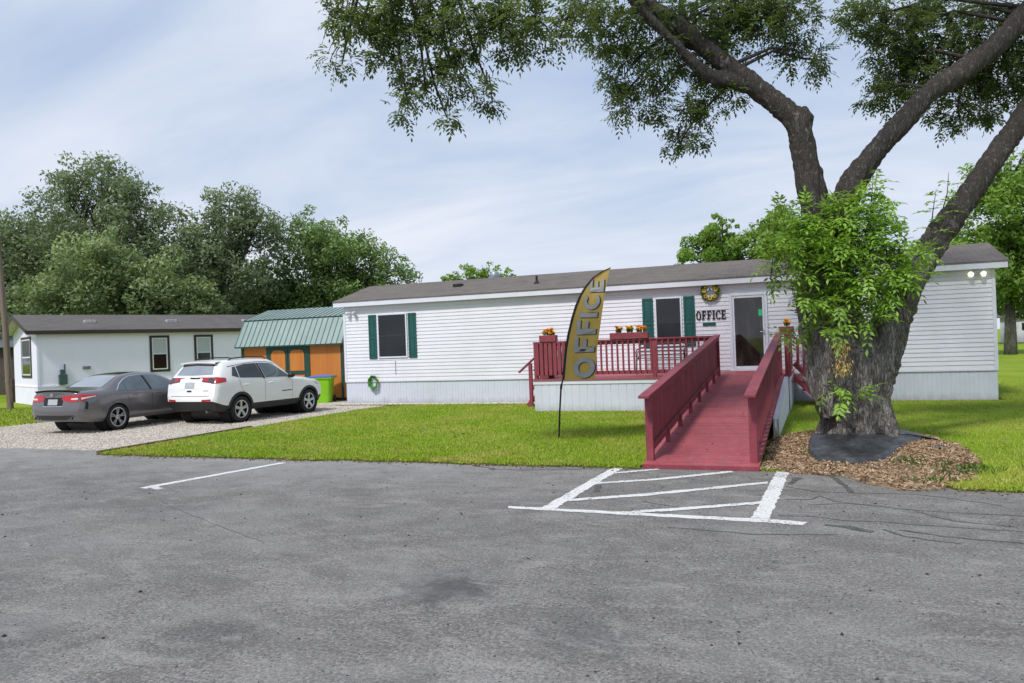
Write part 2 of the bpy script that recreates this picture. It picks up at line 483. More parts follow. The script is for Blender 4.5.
# gravel stones
def stones(n, pts, z, smin, smax, seed):
    rg = np.random.default_rng(seed)
    base = np.array([(1,0,0),(-1,0,0),(0,1,0),(0,-1,0),(0,0,1),(0,0,-1)], float)
    fc = np.array([(0,2,4),(2,1,4),(1,3,4),(3,0,4),(2,0,5),(1,2,5),(3,1,5),(0,3,5)])
    s = rg.uniform(smin, smax, n)
    V = base[None]*rg.uniform(.6, 1.3, (n, 6, 1))*s[:, None, None]
    a = rg.uniform(0, 2*pi, n); c, sn = np.cos(a), np.sin(a)
    x = V[:, :, 0]*c[:, None]-V[:, :, 1]*sn[:, None]; y = V[:, :, 0]*sn[:, None]+V[:, :, 1]*c[:, None]
    V = np.stack([x+pts[:, 0:1], y+pts[:, 1:2], V[:, :, 2]*.7+z+s[:, None]*.35], 2)
    F = (fc[None]+6*np.arange(n)[:, None, None]).reshape(-1, 3)
    return V.reshape(-1, 3), F, np.repeat(rg.uniform(0, 1, n), 8)
def shade_mat(name, stops, rough=.85):
    m, nt, bs = new_mat(name)
    at = nt.nodes.new('ShaderNodeAttribute'); at.attribute_name = 'shade'
    nt.links.new(ramp(nt, at.outputs['Fac'], stops), bs.inputs['Base Color']); bs.inputs['Roughness'].default_value = rough
    return m
M_STONE = shade_mat('pale_gravel_stone', [(0, (.35, .30, .24)), (.5, (.53, .475, .40)), (1, (.68, .63, .555))])
pg = scatter(26000, -7, 1.75, -10.6, .3, gp, 1.15, 12)
V, F, S = stones(len(pg), pg, .004, .008, .024, 13)
tag(np_mesh('gravel_stones', V, F, M_STONE, shade=S), kind='stuff')
# strip of gravel along the skirting
ps = np.stack([rng.uniform(-.2, 7.3, 3500), rng.uniform(-.42, -.03, 3500)], 1)
V, F, S = stones(len(ps), ps, .03, .012, .035, 14)
tag(np_mesh('skirting_gravel', V, F, M_STONE, shade=S), kind='stuff')
# loose bits on the asphalt
M_BIT = shade_mat('loose_grit', [(0, (.02, .019, .018)), (.6, (.06, .055, .05)), (.85, (.16, .15, .13)), (1, (.4, .38, .34))])
pbig = np.stack([rng.uniform(3, 19, 260), -12-8*rng.uniform(0, 1, 260)], 1)
V0, F0, S0 = stones(260, pbig, -.002, .008, .017, 17)
pb = np.stack([rng.uniform(2, 19, 6000), -11.2-8.5*rng.uniform(0, 1, 6000)**.75], 1)
V, F, S = stones(len(pb), pb, -.001, .002, .0075, 15)
V = np.vstack([V, V0]); F = np.vstack([F, F0+len(V)-len(V0)]); S = np.concatenate([S, S0*.6])
tag(np_mesh('loose_grit', V, F, M_BIT, shade=S), kind='stuff')
# fallen leaf crumbs along the lawn edge
ex = rng.uniform(2, 24, 900); ey = np.array([lawn_edge(x) if x < 12 else lawn_edge_r(x) for x in ex])
pe = np.stack([ex, ey-np.abs(rng.normal(0, .12, 900))-.02], 1); pe = pe[(pe[:, 0] < 11.9) | (pe[:, 0] > 13.6)]
M_CRUMB = shade_mat('dry_leaf_crumbs', [(0, (.08, .05, .025)), (.5, (.20, .13, .06)), (1, (.38, .30, .17))])
V, F, S = stones(len(pe), pe, .001, .006, .022, 16)
tag(np_mesh('dry_leaf_crumbs', V, F, M_CRUMB, shade=S), kind='stuff')

lf = Leaves(); random.seed(77)
for i in range(420):
    x = random.uniform(2.2, 11.8) if i % 2 else random.uniform(13.7, 22); y = random.uniform(-10.9, -1) if i % 2 else random.uniform(-11.6, 3)
    lf.leaf(Vector((x, y, .055)), Vector((random.gauss(0, 1), random.gauss(0, 1), random.gauss(0, .15))), Vector((random.gauss(0, .3), random.gauss(0, .3), 1)), random.uniform(.05, .10), random.uniform(.02, .04), random.random())
for i in range(140):
    x = random.uniform(8, 17.5); y = -11.3-2.4*random.random()**2
    lf.leaf(Vector((x, y, .009)), Vector((random.gauss(0, 1), random.gauss(0, 1), .05)), Vector((random.gauss(0, .2), random.gauss(0, .2), 1)), random.uniform(.03, .07), random.uniform(.012, .025), random.random())
for i in range(45):
    y = random.uniform(-10.7, -3); x = random.uniform(12.15, 13.35)
    lf.leaf(Vector((x, y, .06+(.845-.06)*(y+10.92)/8.14+.014)), Vector((random.gauss(0, 1), random.gauss(0, 1), .15)), Vector((random.gauss(0, .2), random.gauss(0, .2), 1)), random.uniform(.03, .07), random.uniform(.012, .025), random.random())
tag(lf.build('fallen_leaves', M_CRUMB), kind='stuff')

# painted lines
def paint_mat():
    m, nt, bs = new_mat('worn_white_paint')
    n = tex(nt, 'noise', 34, 6, .75); n2 = tex(nt, 'noise', 2.2, 4, .6)
    c = ramp(nt, n, [(.3, (.50, .50, .50)), (.6, (.72, .72, .71))])
    wear = ramp(nt, math_(nt, 'ADD', math_(nt, 'MULTIPLY', n, .75), math_(nt, 'MULTIPLY', n2, .35)), [(.44, .9), (.51, 0)])
    c = mixc(nt, wear, c, (.15, .15, .155))
    nt.links.new(c, bs.inputs['Base Color']); bs.inputs['Roughness'].default_value = .7
    return m
M_PAINT = paint_mat()
def strip(mb, poly, z):
    """poly: left row then right row (same count) of a strip, subdivided with wobble"""
    h = len(poly)//2
    L = poly[:h]; R = poly[h:][::-1]
    rows = []
    N = 48
    for k in range(N+1):
        t = k/N*(h-1); i = min(int(t), h-2); q = t-i
        l = Vector(L[i]).lerp(Vector(L[i+1]), q); rr = Vector(R[i]).lerp(Vector(R[i+1]), q)
        j = .012
        l += Vector((random.uniform(-j, j), random.uniform(-j, j))); rr += Vector((random.uniform(-j, j), random.uniform(-j, j)))
        rows.append([(l.x, l.y, z), (rr.x, rr.y, z)])
    mb.grid(rows)
mb = MB()
strip(mb, [(5.78, -13.56), (6.30, -11.25), (6.17, -11.22), (5.64, -13.52)], .004)
strip(mb, [(5.66, -13.44), (6.02, -13.60), (6.03, -13.49), (5.68, -13.33)], .0045)
o = mb.build('bay_line', M_PAINT, fix=False); tag(o, kind='structure')
mb = MB()
strip(mb, [(11.07, -13.62), (12.4, -13.65), (13.77, -13.67), (14.12, -13.72), (14.08, -13.86), (13.77, -13.82), (12.4, -13.77), (11.09, -13.72)], .004)
strip(mb, [(11.61, -13.66), (11.70, -10.95), (11.55, -10.95), (11.45, -13.66)], .005)
strip(mb, [(13.78, -13.66), (13.87, -10.88), (13.71, -10.88), (13.61, -13.66)], .005)
strip(mb, [(11.69, -11.42), (12.22, -11.02), (12.17, -10.93), (11.69, -11.29)], .0055)
strip(mb, [(11.66, -12.18), (12.33, -11.80), (13.20, -11.06), (13.14, -10.96), (12.28, -11.70), (11.66, -12.06)], .0055)
strip(mb, [(11.62, -13.25), (12.40, -12.80), (13.66, -11.79), (13.65, -11.67), (12.33, -12.68), (11.62, -13.12)], .0055)
strip(mb, [(12.40, -13.70), (12.80, -13.52), (13.64, -12.99), (13.64, -12.87), (12.76, -13.40), (12.30, -13.66)], .0055)
o = mb.build('hatched_bay_marking', M_PAINT, fix=False); tag(o, kind='structure')

# crack sealant lines
M_TAR = simple('crack_sealant', (.092, .09, .088), .8, .5, 14)
def ribbon(mb, pts, wd, z):
    P = [Vector((x, y)) for x, y in pts]; fine = []
    for i in range(len(P)-1):
        n = max(2, int((P[i+1]-P[i]).length/.06))
        for k in range(n): fine.append(P[i].lerp(P[i+1], k/n))
    fine.append(P[-1]); rows = []
    for i, p in enumerate(fine):
        d = (fine[min(i+1, len(fine)-1)]-fine[max(i-1, 0)]).normalized(); nn = Vector((-d.y, d.x))
        o = .02*noise.noise(Vector((p.x*6, p.y*6, 1))); ww = wd*(.55+.9*abs(noise.noise(Vector((p.x*4, p.y*4, 9)))))
        rows.append([(p.x+nn.x*(o-ww), p.y+nn.y*(o-ww), z), (p.x+nn.x*(o+ww), p.y+nn.y*(o+ww), z)])
    mb.grid(rows)
mb = MB(); zt = .0016
for pts, wd in (([(13.86, -11.92), (14.19, -12.2), (14.59, -12.19), (15.17, -12.15), (15.53, -12.34), (15.9, -12.6)], .018),
    ([(13.88, -12.69), (14.16, -12.63), (14.22, -12.43), (14.37, -12.68), (14.75, -12.84), (15.09, -12.98), (15.44, -13.02), (16.6, -13.1)], .022),
    ([(14.12, -12.93), (14.47, -12.77), (14.78, -12.86)], .014), ([(13.85, -13.48), (14.15, -13.45), (14.45, -13.57), (14.77, -13.57), (15.07, -13.62), (15.9, -13.7)], .018),
    ([(14.75, -13.86), (14.9, -14.09), (15.3, -14.25)], .02), ([(12.9, -14.2), (13.73, -14.29), (14.37, -14.14)], .016), ([(14.88, -13.85), (15.22, -14.02), (15.76, -14.12), (16.8, -14.2)], .022),
    ([(15.08, -13.04), (15.38, -13.4), (15.84, -13.52)], .014), ([(13.90, -11.8), (13.98, -11.32)], .05),
    ([(13.9, -10.93), (14.1, -11.0), (14.37, -11.15), (14.45, -11.55), (14.56, -12.17)], .045),
    ([(9.48, -11.06), (9.83, -11.23), (10.05, -11.32), (10.37, -11.31), (10.79, -11.23), (11.5, -11.0)], .018), ([(9.83, -11.23), (9.95, -11.36)], .05),
    ([(11.70, -12.24), (11.80, -12.66)], .055), ([(12.43, -13.1), (13.02, -13.38)], .012),
    ([(6.64, -14.15), (7.2, -14.5), (7.86, -14.84), (9.42, -15.61)], .004),
    ([(14.27, -13.8), (14.44, -13.84), (14.66, -13.98)], .05)):
    ribbon(mb, pts, wd, zt); zt += .00012
tag(mb.build('crack_sealant', M_TAR, fix=False), kind='structure')

# ------------------------------------------------------------------ office home
M_SIDING = simple('white_vinyl_siding', (.70, .70, .76), .5, .06, 1.2, spec=.35, dirt=.06)
M_SKIRT = simple('white_vinyl_skirting', (.59, .62, .71), .5, .05, 1.5, spec=.35, dirt=.12)
M_TRIM = simple('white_trim', (.65, .67, .75), .5, .05, 3, spec=.4)
M_SHINGLE = None
def shingle_mat(name, c0, c1, c2):
    m, nt, bs = new_mat(name)
    b = nt.nodes.new('ShaderNodeTexBrick'); tcn = nt.nodes.new('ShaderNodeTexCoord')
    nt.links.new(tcn.outputs['Object'], b.inputs['Vector'])
    b.inputs['Scale'].default_value = 1; b.inputs['Brick Width'].default_value = .30; b.inputs['Row Height'].default_value = .14
    b.inputs['Mortar Size'].default_value = .006; b.inputs['Color1'].default_value = (*c0, 1); b.inputs['Color2'].default_value = (*c1, 1)
    b.inputs['Mortar'].default_value = (*[x*.5 for x in c0], 1)
    n = tex(nt, 'noise', 1.6, 6, .7); n2 = tex(nt, 'noise', 45, 4, .7)
    c = mixc(nt, ramp(nt, n, [(.35, 0), (.7, .55)]), b.outputs[0], c2)
    c = mixc(nt, ramp(nt, n2, [(.35, .45), (.6, 0)]), c, tuple(x*.55 for x in c0))
    nt.links.new(c, bs.inputs['Base Color']); bs.inputs['Roughness'].default_value = .92; bs.inputs['Specular IOR Level'].default_value = .15
    bump(nt, bs, n2, .4, .01)
    return m
M_SHINGLE = shingle_mat('grey_brown_shingle', (.135, .118, .110), (.17, .150, .139), (.205, .186, .172))
M_GREEN = simple('dark_green_shutter_paint', (.012, .084, .078), .45, .15, 3)
def pane_mat(name, col, rough, spec=.5):
    m, nt, bs = new_mat(name)
    n = tex(nt, 'noise', 1.3, 3)
    nt.links.new(ramp(nt, n, [(.3, tuple(c*.7 for c in col)), (.7, tuple(c*1.3 for c in col))]), bs.inputs['Base Color'])
    bs.inputs['Roughness'].default_value = rough; bs.inputs['Specular IOR Level'].default_value = spec
    return m
M_PANE = pane_mat('dark_window_pane', (.010, .011, .013), .05, .55)
M_SCREEN = pane_mat('insect_screen', (.019, .021, .026), .3, .35)
M_BLACK = simple('black_plastic', (.012, .012, .013), .45, .2, 10)

HL = 18.2
office = thing('mobile_home', 'long white vinyl sided mobile home office with grey shingle roof, green shutters and glass door', 'mobile home', (0, 0, 0))
def lap_rows(z0, z1, ex=.107):
    n = int((z1-z0)/ex); rows = []
    for i in range(n+1):
        z = z0+i*(z1-z0)/n
        rows.append((z, 0.0))       # (z, out)
    return n, rows
def lap_siding(mb, a, b, z0, z1, nrm, ex=.107, out=.017):
    """sawtooth clapboard between points a,b (xy)"""
    n = int(round((z1-z0)/ex)); h = (z1-z0)/n
    A = Vector((a[0], a[1], 0)); B = Vector((b[0], b[1], 0)); N = Vector((nrm[0], nrm[1], 0))
    prof = []
    for i in range(n):
        z = z0+i*h
        prof += [(z, out), (z+h*.06, out*1.05), (z+h*.82, out*.35), (z+h*.97, 0.0)]
    pts = [[P+N*o+Vector((0, 0, z)) for P in (A, B)] for z, o in prof]
    mb.grid(pts)
ZS, ZE = .76, 3.14
mb = MB()
lap_siding(mb, (0, 0), (HL, 0), ZS, ZE, (0, -1))
lap_siding(mb, (HL, 0), (HL, 4.2), ZS, ZE, (1, 0)); lap_siding(mb, (0, 4.2), (0, 0), ZS, ZE, (-1, 0)); lap_siding(mb, (HL, 4.2), (0, 4.2), ZS, ZE, (0, 1))
mb.box(.004, HL-.004, .004, 4.196, ZS-.02, ZE+.05)
for x in (-.001, HL-.009):    # gable triangles
    mb.prism([(0, ZE), (4.2, ZE), (2.1, ZE+.62)], x, x+.01, lambda a, b, h: (h, a, b))
mb.build('siding', M_SIDING, office, bevel=0)
mb = MB()
def splash(mat):
    nt = mat.node_tree; bs = nt.nodes['Principled BSDF']; src = bs.inputs['Base Color'].links[0].from_socket
    t_ = nt.nodes.new('ShaderNodeTexCoord'); x_ = nt.nodes.new('ShaderNodeSeparateXYZ'); nt.links.new(t_.outputs['Object'], x_.inputs[0])
    n_ = tex(nt, 'noise', 6, 5, .7, stretch=(1, 1, .4))
    h_ = math_(nt, 'SUBTRACT', math_(nt, 'MULTIPLY', n_, .45), x_.outputs[2])
    nt.links.new(mixc(nt, ramp(nt, h_, [(0, 0), (.25, .45)]), src, (.20, .17, .12)), bs.inputs['Base Color'])
splash(M_SKIRT)
rows = []; x = 0
prof = []
while x < HL-.02:
    prof += [(x, .0), (x+.018, .0), (x+.022, -.008), (x+.10, -.008), (x+.104, -.003), (x+.112, -.003), (x+.116, -.008), (x+.195, -.008)]
    x += .2
prof.append((HL, 0))
mb.grid([[(px, py+.012, z) for z in (.0, ZS-.035)] for px, py in prof])
def groove_wall(mb, fn, L, z0, z1, pitch=.2):
    x = 0; pf = []
    while x < L-.02:
        pf += [(x, .0), (x+.016, .0), (x+.02, -.008), (min(x+pitch-.005, L), -.008)]; x += pitch
    pf.append((L, 0))
    mb.grid([[fn(px, py, z0), fn(px, py, z1)] for px, py in pf])
groove_wall(mb, lambda a, o, z: (HL-.012-o, a, z), 4.2, 0, ZS-.035)
groove_wall(mb, lambda a, o, z: (.012+o, a, z), 4.2, 0, ZS-.035)
mb.box(.03, HL-.03, .03, 4.18, 0, ZS-.04)
mb.build('skirting', M_SKIRT, office, fix=False)
mb = MB()
mb.box(-.012, HL+.012, -.028, 0, ZS-.035, ZS-.002)
mb.build('skirting_rail', M_TRIM, office, bevel=.004)
mb = MB()
for x in (-.02, HL-.06):
    mb = MB(); mb.box(x, x+.08, -.024, .06, ZS, ZE); mb.build('corner_trim', M_TRIM, office, bevel=.004)
# roof
RY = 2.1; EZ = 3.33; RZ = 3.97; OV = .22; OX = .28
mb = MB()
sl = (RZ-EZ)/(RY+OV)
for sgn in (-1, 1):
    ye = RY+sgn*(RY+OV)
    rowsP = []
    nr = 16
    for i in range(nr+1):
        t = i/nr; y = ye+(RY-ye)*t; z = EZ+(RZ-EZ)*t
        rowsP.append([(x, y, z+.006*noise.noise(Vector((x*.8, y, 2)))+(0.006 if i % 2 else 0)) for x in np.linspace(-OX, HL+OX, 60)])
    mb.grid(rowsP)
    mb.grid([[(x, ye, EZ-.035) for x in (-OX, HL+OX)], [(x, ye, EZ-.002) for x in (-OX, HL+OX)]])
    for x in (-OX, HL+OX): mb.add([(x, ye, EZ-.035), (x, RY, RZ-.035), (x, RY, RZ), (x, ye, EZ)], [(0, 1, 2, 3)])
roof = mb.build('roof', M_SHINGLE, office)
mb = MB()
mb.box(-OX+.01, HL+OX-.01, -OV+.012, -OV+.03, EZ-.175, EZ-.037)          # fascia
mb.box(-OX+.02, HL+OX-.02, -OV+.031, -.002, EZ-.172, EZ-.155)            # soffit
mb.box(-OX+.01, HL+OX-.01, 4.2+OV-.03, 4.2+OV-.012, EZ-.175, EZ-.037)
for x in (-OX+.008, HL+OX-.026):
    for a, b in ((-OV+.012, RY), (4.2+OV-.012, RY)):
        za, zb = EZ-.105, RZ-.11
        mb.add([(x, a, za-.07), (x+.018, a, za-.07), (x+.018, a, za+.07), (x, a, za+.07), (x, b, zb-.07), (x+.018, b, zb-.07), (x+.018, b, zb+.07), (x, b, zb+.07)],
               [(0, 1, 2, 3), (4, 5, 6, 7), (0, 1, 5, 4), (1, 2, 6, 5), (2, 3, 7, 6), (3, 0, 4, 7)])
    for a, b in ((-OV+.03, RY), (4.2+OV-.03, RY)):   # rake soffits
        xa, xb = (-OX+.02, -.002) if x < 1 else (HL+.002, HL+OX-.02)
        za, zb = EZ-.06, RZ-.06
        mb.add([(xa, a, za), (xb, a, za), (xb, b, zb), (xa, b, zb)], [(0, 1, 2, 3)])
mb.build('fascia', M_TRIM, office)
# vents on the roof
def roofz(y): return EZ+(RZ-EZ)*(y+OV)/(RY+OV)
mb = MB(); mb.tube([(6.41, .7, roofz(.7)-.03), (6.41, .7, roofz(.7)+.22)], .035, 12); mb.lathe([(.11, 0), (.06, .03), (.05, .06)], 12, Matrix.Translation((6.41, .7, roofz(.7)))); mb.build('vent_pipe', M_BLACK, roof, smooth=True)
mb = MB(); mb.box(3.50, 3.78, .9, 1.15, roofz(1)-.04, roofz(1)+.09); mb.build('vent_cap', M_BLACK, roof, bevel=.02)
mb = MB(); mb.tube([(4.25, 2.6, 3.75), (4.25, 2.6, 4.02)], .10, 14); mb.lathe([(.02, .3), (.14, .24), (.19, .12), (.17, .02)], 16, Matrix.Translation((4.25, 2.6, 3.95))); mb.build('turbine_vent', simple('galvanised_vent', (.30, .33, .36), .4, .2, 10, metal=.6), roof, smooth=True)

mb = MB(); mb.tube([(1.86, -.03, 1.38), (1.86, -.03, .95)], .008, 6); mb.build('cable', simple('grey_cable', (.25, .25, .26), .5), office)
# windows
def home_window(x0, x1, z0, z1, par, upper=.5):
    mb = MB(); wd = .045; y0, y1 = -.05, -.01
    mb.box(x0-wd, x0, y0, y1, z0-wd, z1+wd); mb.box(x1, x1+wd, y0, y1, z0-wd, z1+wd)
    mb.box(x0, x1, y0, y1, z1, z1+wd); mb.box(x0, x1, y0, y1, z0-wd, z0)
    fr = mb.build('window', M_TRIM, par, bevel=.004)
    mb = MB(); zm = z0+(z1-z0)*upper
    mb.box(x0+.002, x1-.002, -.028, -.018, z0+.002, z1-.002); mb.build('pane', M_PANE, fr)
    mb = MB(); mb.box(x0+.004, x1-.004, -.036, -.029, zm-.02, zm+.015); mb.box(x0+.004, x0+.022, -.036, -.029, z0+.003, zm-.02); mb.box(x1-.022, x1-.004, -.036, -.029, z0+.003, zm-.02)
    mb.build('sash', simple('dark_bronze_sash', (.03, .03, .034), .5), fr)
    mb = MB(); mb.box(x0+.023, x1-.023, -.0345, -.0335, z0+.004, zm-.021); mb.build('screen', M_SCREEN, fr)
    return fr
def shutter(x0, x1, z0, z1, par):
    mb = MB(); y0 = -.045; y1 = -.018; st = .05; zm = z0+(z1-z0)*.47
    mb.box(x0, x0+st, y0, y1, z0, z1); mb.box(x1-st, x1, y0, y1, z0, z1)
    for a, b in ((z0, z0+.07), (zm-.035, zm+.035), (z1-.07, z1)): mb.box(x0+st, x1-st, y0, y1, a, b)
    mb.box(x0+st, x1-st, y0+.012, y1, z0+.07, zm-.035); mb.box(x0+st, x1-st, y0+.012, y1, zm+.035, z1-.07)
    for a, b in ((z0+.11, zm-.075), (zm+.075, z1-.11)): mb.box(x0+st+.03, x1-st-.03, y0+.003, y0+.012, a, b)
    mb.build('shutter', M_GREEN, par, bevel=.005)
home_window(1.30, 2.27, 1.52, 2.83, office); shutter(.93, 1.21, 1.46, 2.86, office); shutter(2.36, 2.64, 1.46, 2.86, office)
home_window(10.13, 10.78, 1.60, 2.86, office, .48); shutter(9.74, 10.04, 1.54, 2.90, office); shutter(10.87, 11.17, 1.54, 2.90, office)
# glass storm door
DZ = .845
mb = MB()
x0, x1, z1 = 12.08, 13.04, 2.90
mb.box(x0, x0+.07, -.07, -.01, DZ, z1); mb.box(x1-.07, x1, -.07, -.01, DZ, z1); mb.box(x0+.07, x1-.07, -.07, -.01, z1-.07, z1); mb.box(x0-.02, x1+.02, -.10, -.01, DZ-.02, DZ+.035)
door = mb.build('door', M_TRIM, office, bevel=.005)
mb = MB(); a, b = x0+.075, x1-.075
mb.box(a, a+.05, -.055, -.025, DZ+.04, z1-.075); mb.box(b-.05, b, -.055, -.025, DZ+.04, z1-.075); mb.box(a+.05, b-.05, -.055, -.025, z1-.13, z1-.075); mb.box(a+.05, b-.05, -.055, -.025, DZ+.04, DZ+.12)
mb.build('door_sash', M_TRIM, door, bevel=.004)
mb = MB(); mb.box(a+.05, b-.05, -.043, -.037, DZ+.12, z1-.13)
def door_glass():
    m, nt, bs = new_mat('storm_door_glass')
    n = tex(nt, 'noise', 2.2, 3, .5, stretch=(1.5, 1, .8)); 
    c = ramp(nt, n, [(.35, (.006, .006, .006)), (.52, (.022, .017, .015)), (.7, (.05, .045, .042))])
    nt.links.new(c, bs.inputs['Base Color']); bs.inputs['Roughness'].default_value = .03; bs.inputs['Specular IOR Level'].default_value = .75
    return m
mb.build('door_glass', door_glass(), door)
mb = MB(); mb.box(b-.04, b-.015, -.085, -.056, 1.78, 1.92); mb.beam((b-.03, -.088, 1.86), (b-.13, -.088, 1.86), .02, .02); mb.build('handle', simple('brushed_nickel', (.5, .5, .5), .35, .1, metal=.8), door, bevel=.003)
mb = MB(); mb.box(b-.15, b-.055, -.047, -.0435, 2.28, 2.45); mb.build('sticker', simple('green_notice', (.03, .55, .22), .5, .1), door)

# ------------------------------------------------------------------ lettering
def arc_ring(cx_, cz_, ro, ri, a0, a1, n=26):
    q = []
    for i in range(n):
        t0 = a0+(a1-a0)*i/n; t1 = a0+(a1-a0)*(i+1)/n
        q.append([(cx_+ro[0]*cos(t0), cz_+ro[1]*sin(t0)), (cx_+ro[0]*cos(t1), cz_+ro[1]*sin(t1)), (cx_+ri[0]*cos(t1), cz_+ri[1]*sin(t1)), (cx_+ri[0]*cos(t0), cz_+ri[1]*sin(t0))])
    return q
def R_(a, b, c, d): return [(a, c), (b, c), (b, d), (a, d)]
SERIF = {
 'O': (.86, arc_ring(.43, .5, (.43, .52), (.20, .44), 0, 2*pi)),
 'F': (.78, [R_(.1, .34, 0, 1), R_(0, .1, .92, 1), R_(0, .1, 0, .08), R_(.34, .44, 0, .08), R_(.34, .74, .91, 1), R_(.67, .74, .68, .91), R_(.34, .52, .46, .54), R_(.52, .58, .34, .66)]),
 'I': (.46, [R_(.11, .35, 0, 1), R_(0, .11, .92, 1), R_(.35, .46, .92, 1), R_(0, .11, 0, .08), R_(.35, .46, 0, .08)]),
 'C': (.80, arc_ring(.43, .5, (.43, .52), (.20, .44), radians(42), radians(318))+[R_(.69, .76, .64, 1.0), R_(.70, .76, .05, .22)]),
 'E': (.80, [R_(.1, .34, 0, 1), R_(0, .1, .92, 1), R_(0, .1, 0, .08), R_(.34, .74, .91, 1), R_(.67, .74, .68, .91), R_(.34, .78, 0, .09), R_(.71, .78, .09, .33), R_(.34, .52, .46, .54), R_(.52, .58, .34, .66)]),
}
BOLD = {
 'O': (.92, arc_ring(.46, .5, (.46, .5), (.25, .29), 0, 2*pi)),
 'F': (.66, [R_(0, .24, 0, 1), R_(.24, .64, .80, 1), R_(.24, .56, .40, .58)]),
 'I': (.26, [R_(0, .24, 0, 1)]),
 'C': (.84, arc_ring(.46, .5, (.46, .5), (.25, .29), radians(48), radians(312))),
 'E': (.70, [R_(0, .24, 0, 1), R_(.24, .68, .80, 1), R_(.24, .60, .41, .59), R_(.24, .68, 0, .20)]),
}
sign = thing('wall_sign', 'black raised serif letters reading OFFICE on the white siding beside the glass door', 'sign', (11.2, -.02, 2.36))
X = 11.20; H = .235
for ch in 'OFFICE':
    wd, polys = SERIF[ch]; mb = MB()
    for p in polys: mb.prism([(q[0]*.155, q[1]*H) for q in p], -.02, -.045, lambda a, b, h, X=X: (X+a, h, 2.24+b))
    mb.build('letter', M_BLACK, sign); X += wd*.155+.018
mb = MB(); mb.box(11.37, 11.71, -.035, -.018, 2.07, 2.155); pl = mb.build('small_plaque', M_GREEN, None, bevel=.004)
tag(pl, 'small dark green plaque on the siding below the OFFICE letters', 'plaque')

# flood lights
M_BULB, nt, bs = new_mat('lit_bulb'); bs.inputs['Base Color'].default_value = (.9, .88, .75, 1); bs.inputs['Emission Color'].default_value = (1, .9, .62, 1); bs.inputs['Emission Strength'].default_value = 1.1
M_BULBOFF = simple('frosted_bulb', (.6, .6, .58), .3, .1)
def flood(x, z, bulbmat, label):
    t = thing('flood_light', label, 'flood light', (x, -.02, z), 0, 'flood lights under the office eave')
    mb = MB(); mb.lathe([(.0, 0), (.055, 0), (.06, .02), (.04, .035), (0, .035)], 16, Matrix.Translation((x, -.016, z)) @ Matrix.Rotation(radians(90), 4, 'X')); mb.build('base_plate', M_TRIM, t, smooth=True)
    for s in (-1, 1):
        d = Vector((s*.72, -.62, -.25)).normalized(); p = Vector((x+s*.03, -.05, z))
        mb = MB(); mb.tube([p, p+d*.05, p+d*.06, p+d*.10], [.02, .02, .045, .05], 12); h = mb.build('lamp_holder', M_TRIM, t, smooth=True)
        mb = MB(); q = p+d*.10; mb.tube([q, q+d*.03, q+d*.07, q+d*.085], [.05, .07, .062, .03], 14); mb.build('bulb', bulbmat, t, smooth=True)
flood(17.83, 3.07, M_BULB, 'pair of lit yellow flood lamps under the eave at the right end of the office')
flood(.34, 2.97, M_BULBOFF, 'unlit white twin flood lamp near the left corner of the office')

# ------------------------------------------------------------------ deck and ramp (barn red)
def red_wood(name, c, dirt=.25):
    m, nt, bs = new_mat(name)
    n = tex(nt, 'noise', 2.2, 6, .65); n2 = tex(nt, 'noise', 22, 5, .7, stretch=(1, .25, 1))
    cc = ramp(nt, n, [(.3, tuple(x*.80 for x in c)), (.7, tuple(min(1, x*1.2) for x in c))])
    cc = mixc(nt, ramp(nt, n2, [(.52, 0), (.78, dirt)]), cc, (.36, .20, .19))
    cc = mixc(nt, ramp(nt, n2, [(.25, dirt), (.42, 0)]), cc, tuple(x*.5 for x in c))
    nt.links.new(cc, bs.inputs['Base Color']); bs.inputs['Roughness'].default_value = .62; bs.inputs['Specular IOR Level'].default_value = .3
    n4 = tex(nt, 'noise', 5, 7, .75, stretch=(1, .5, 1)); cc = mixc(nt, ramp(nt, n4, [(.55, 0), (.75, dirt*1.2)]), cc, (.30, .20, .19)); cc = mixc(nt, ramp(nt, n4, [(.28, dirt), (.45, 0)]), cc, tuple(x*.45 for x in c))
    nt.links.new(cc, bs.inputs['Base Color'])
    bump(nt, bs, n2, .25, .006)
    return m
M_RED = red_wood('barn_red_paint', (.235, .044, .062)); M_REDF = red_wood('barn_red_deck_paint', (.33, .074, .090), .4)
DF = -2.75; DT = .845; DX0, DX1 = 7.46, 13.62
deck = thing('deck', 'barn red timber porch deck with baluster railing and white skirting before the office door', 'deck', (10.5, -1.4, 0))
mb = MB(); n = 20; wd = (DF+.06)/n
for i in range(n):
    y = DF-.03+i*(abs(DF)-.02)/n; mb.box(DX0-.03, DX1+.03, y, y+(abs(DF)-.02)/n-.006, DT-.038, DT)
mb.build('floor', M_REDF, deck)
mb = MB()
groove_wall(mb, lambda a, o, z: (DX0+a, DF+.02+o, z), 11.98-DX0, .0, DT-.13, .2)
groove_wall(mb, lambda a, o, z: (DX0+.01+o, DF+.02+a, z), 2.6, .0, DT-.13, .2)
groove_wall(mb, lambda a, o, z: (DX1-.01-o, DF+.02+a, z), 2.6, .0, DT-.13, .2)
mb.build('skirting', M_SKIRT, deck, fix=False)
mb = MB(); mb.box(DX0-.012, 11.99, DF-.008, DF+.018, DT-.135, DT-.04); mb.box(DX0-.012, DX0+.012, DF+.02, -.03, DT-.135, DT-.04); mb.box(DX1-.012, DX1+.012, DF+.02, -.03, DT-.135, DT-.04)
mb.build('rim_board', M_TRIM, deck, bevel=.004)
CT = 1.80
def post(mb, x, y, z0, z1, s=.09): mb.box(x-s/2, x+s/2, y-s/2, y+s/2, z0, z1)
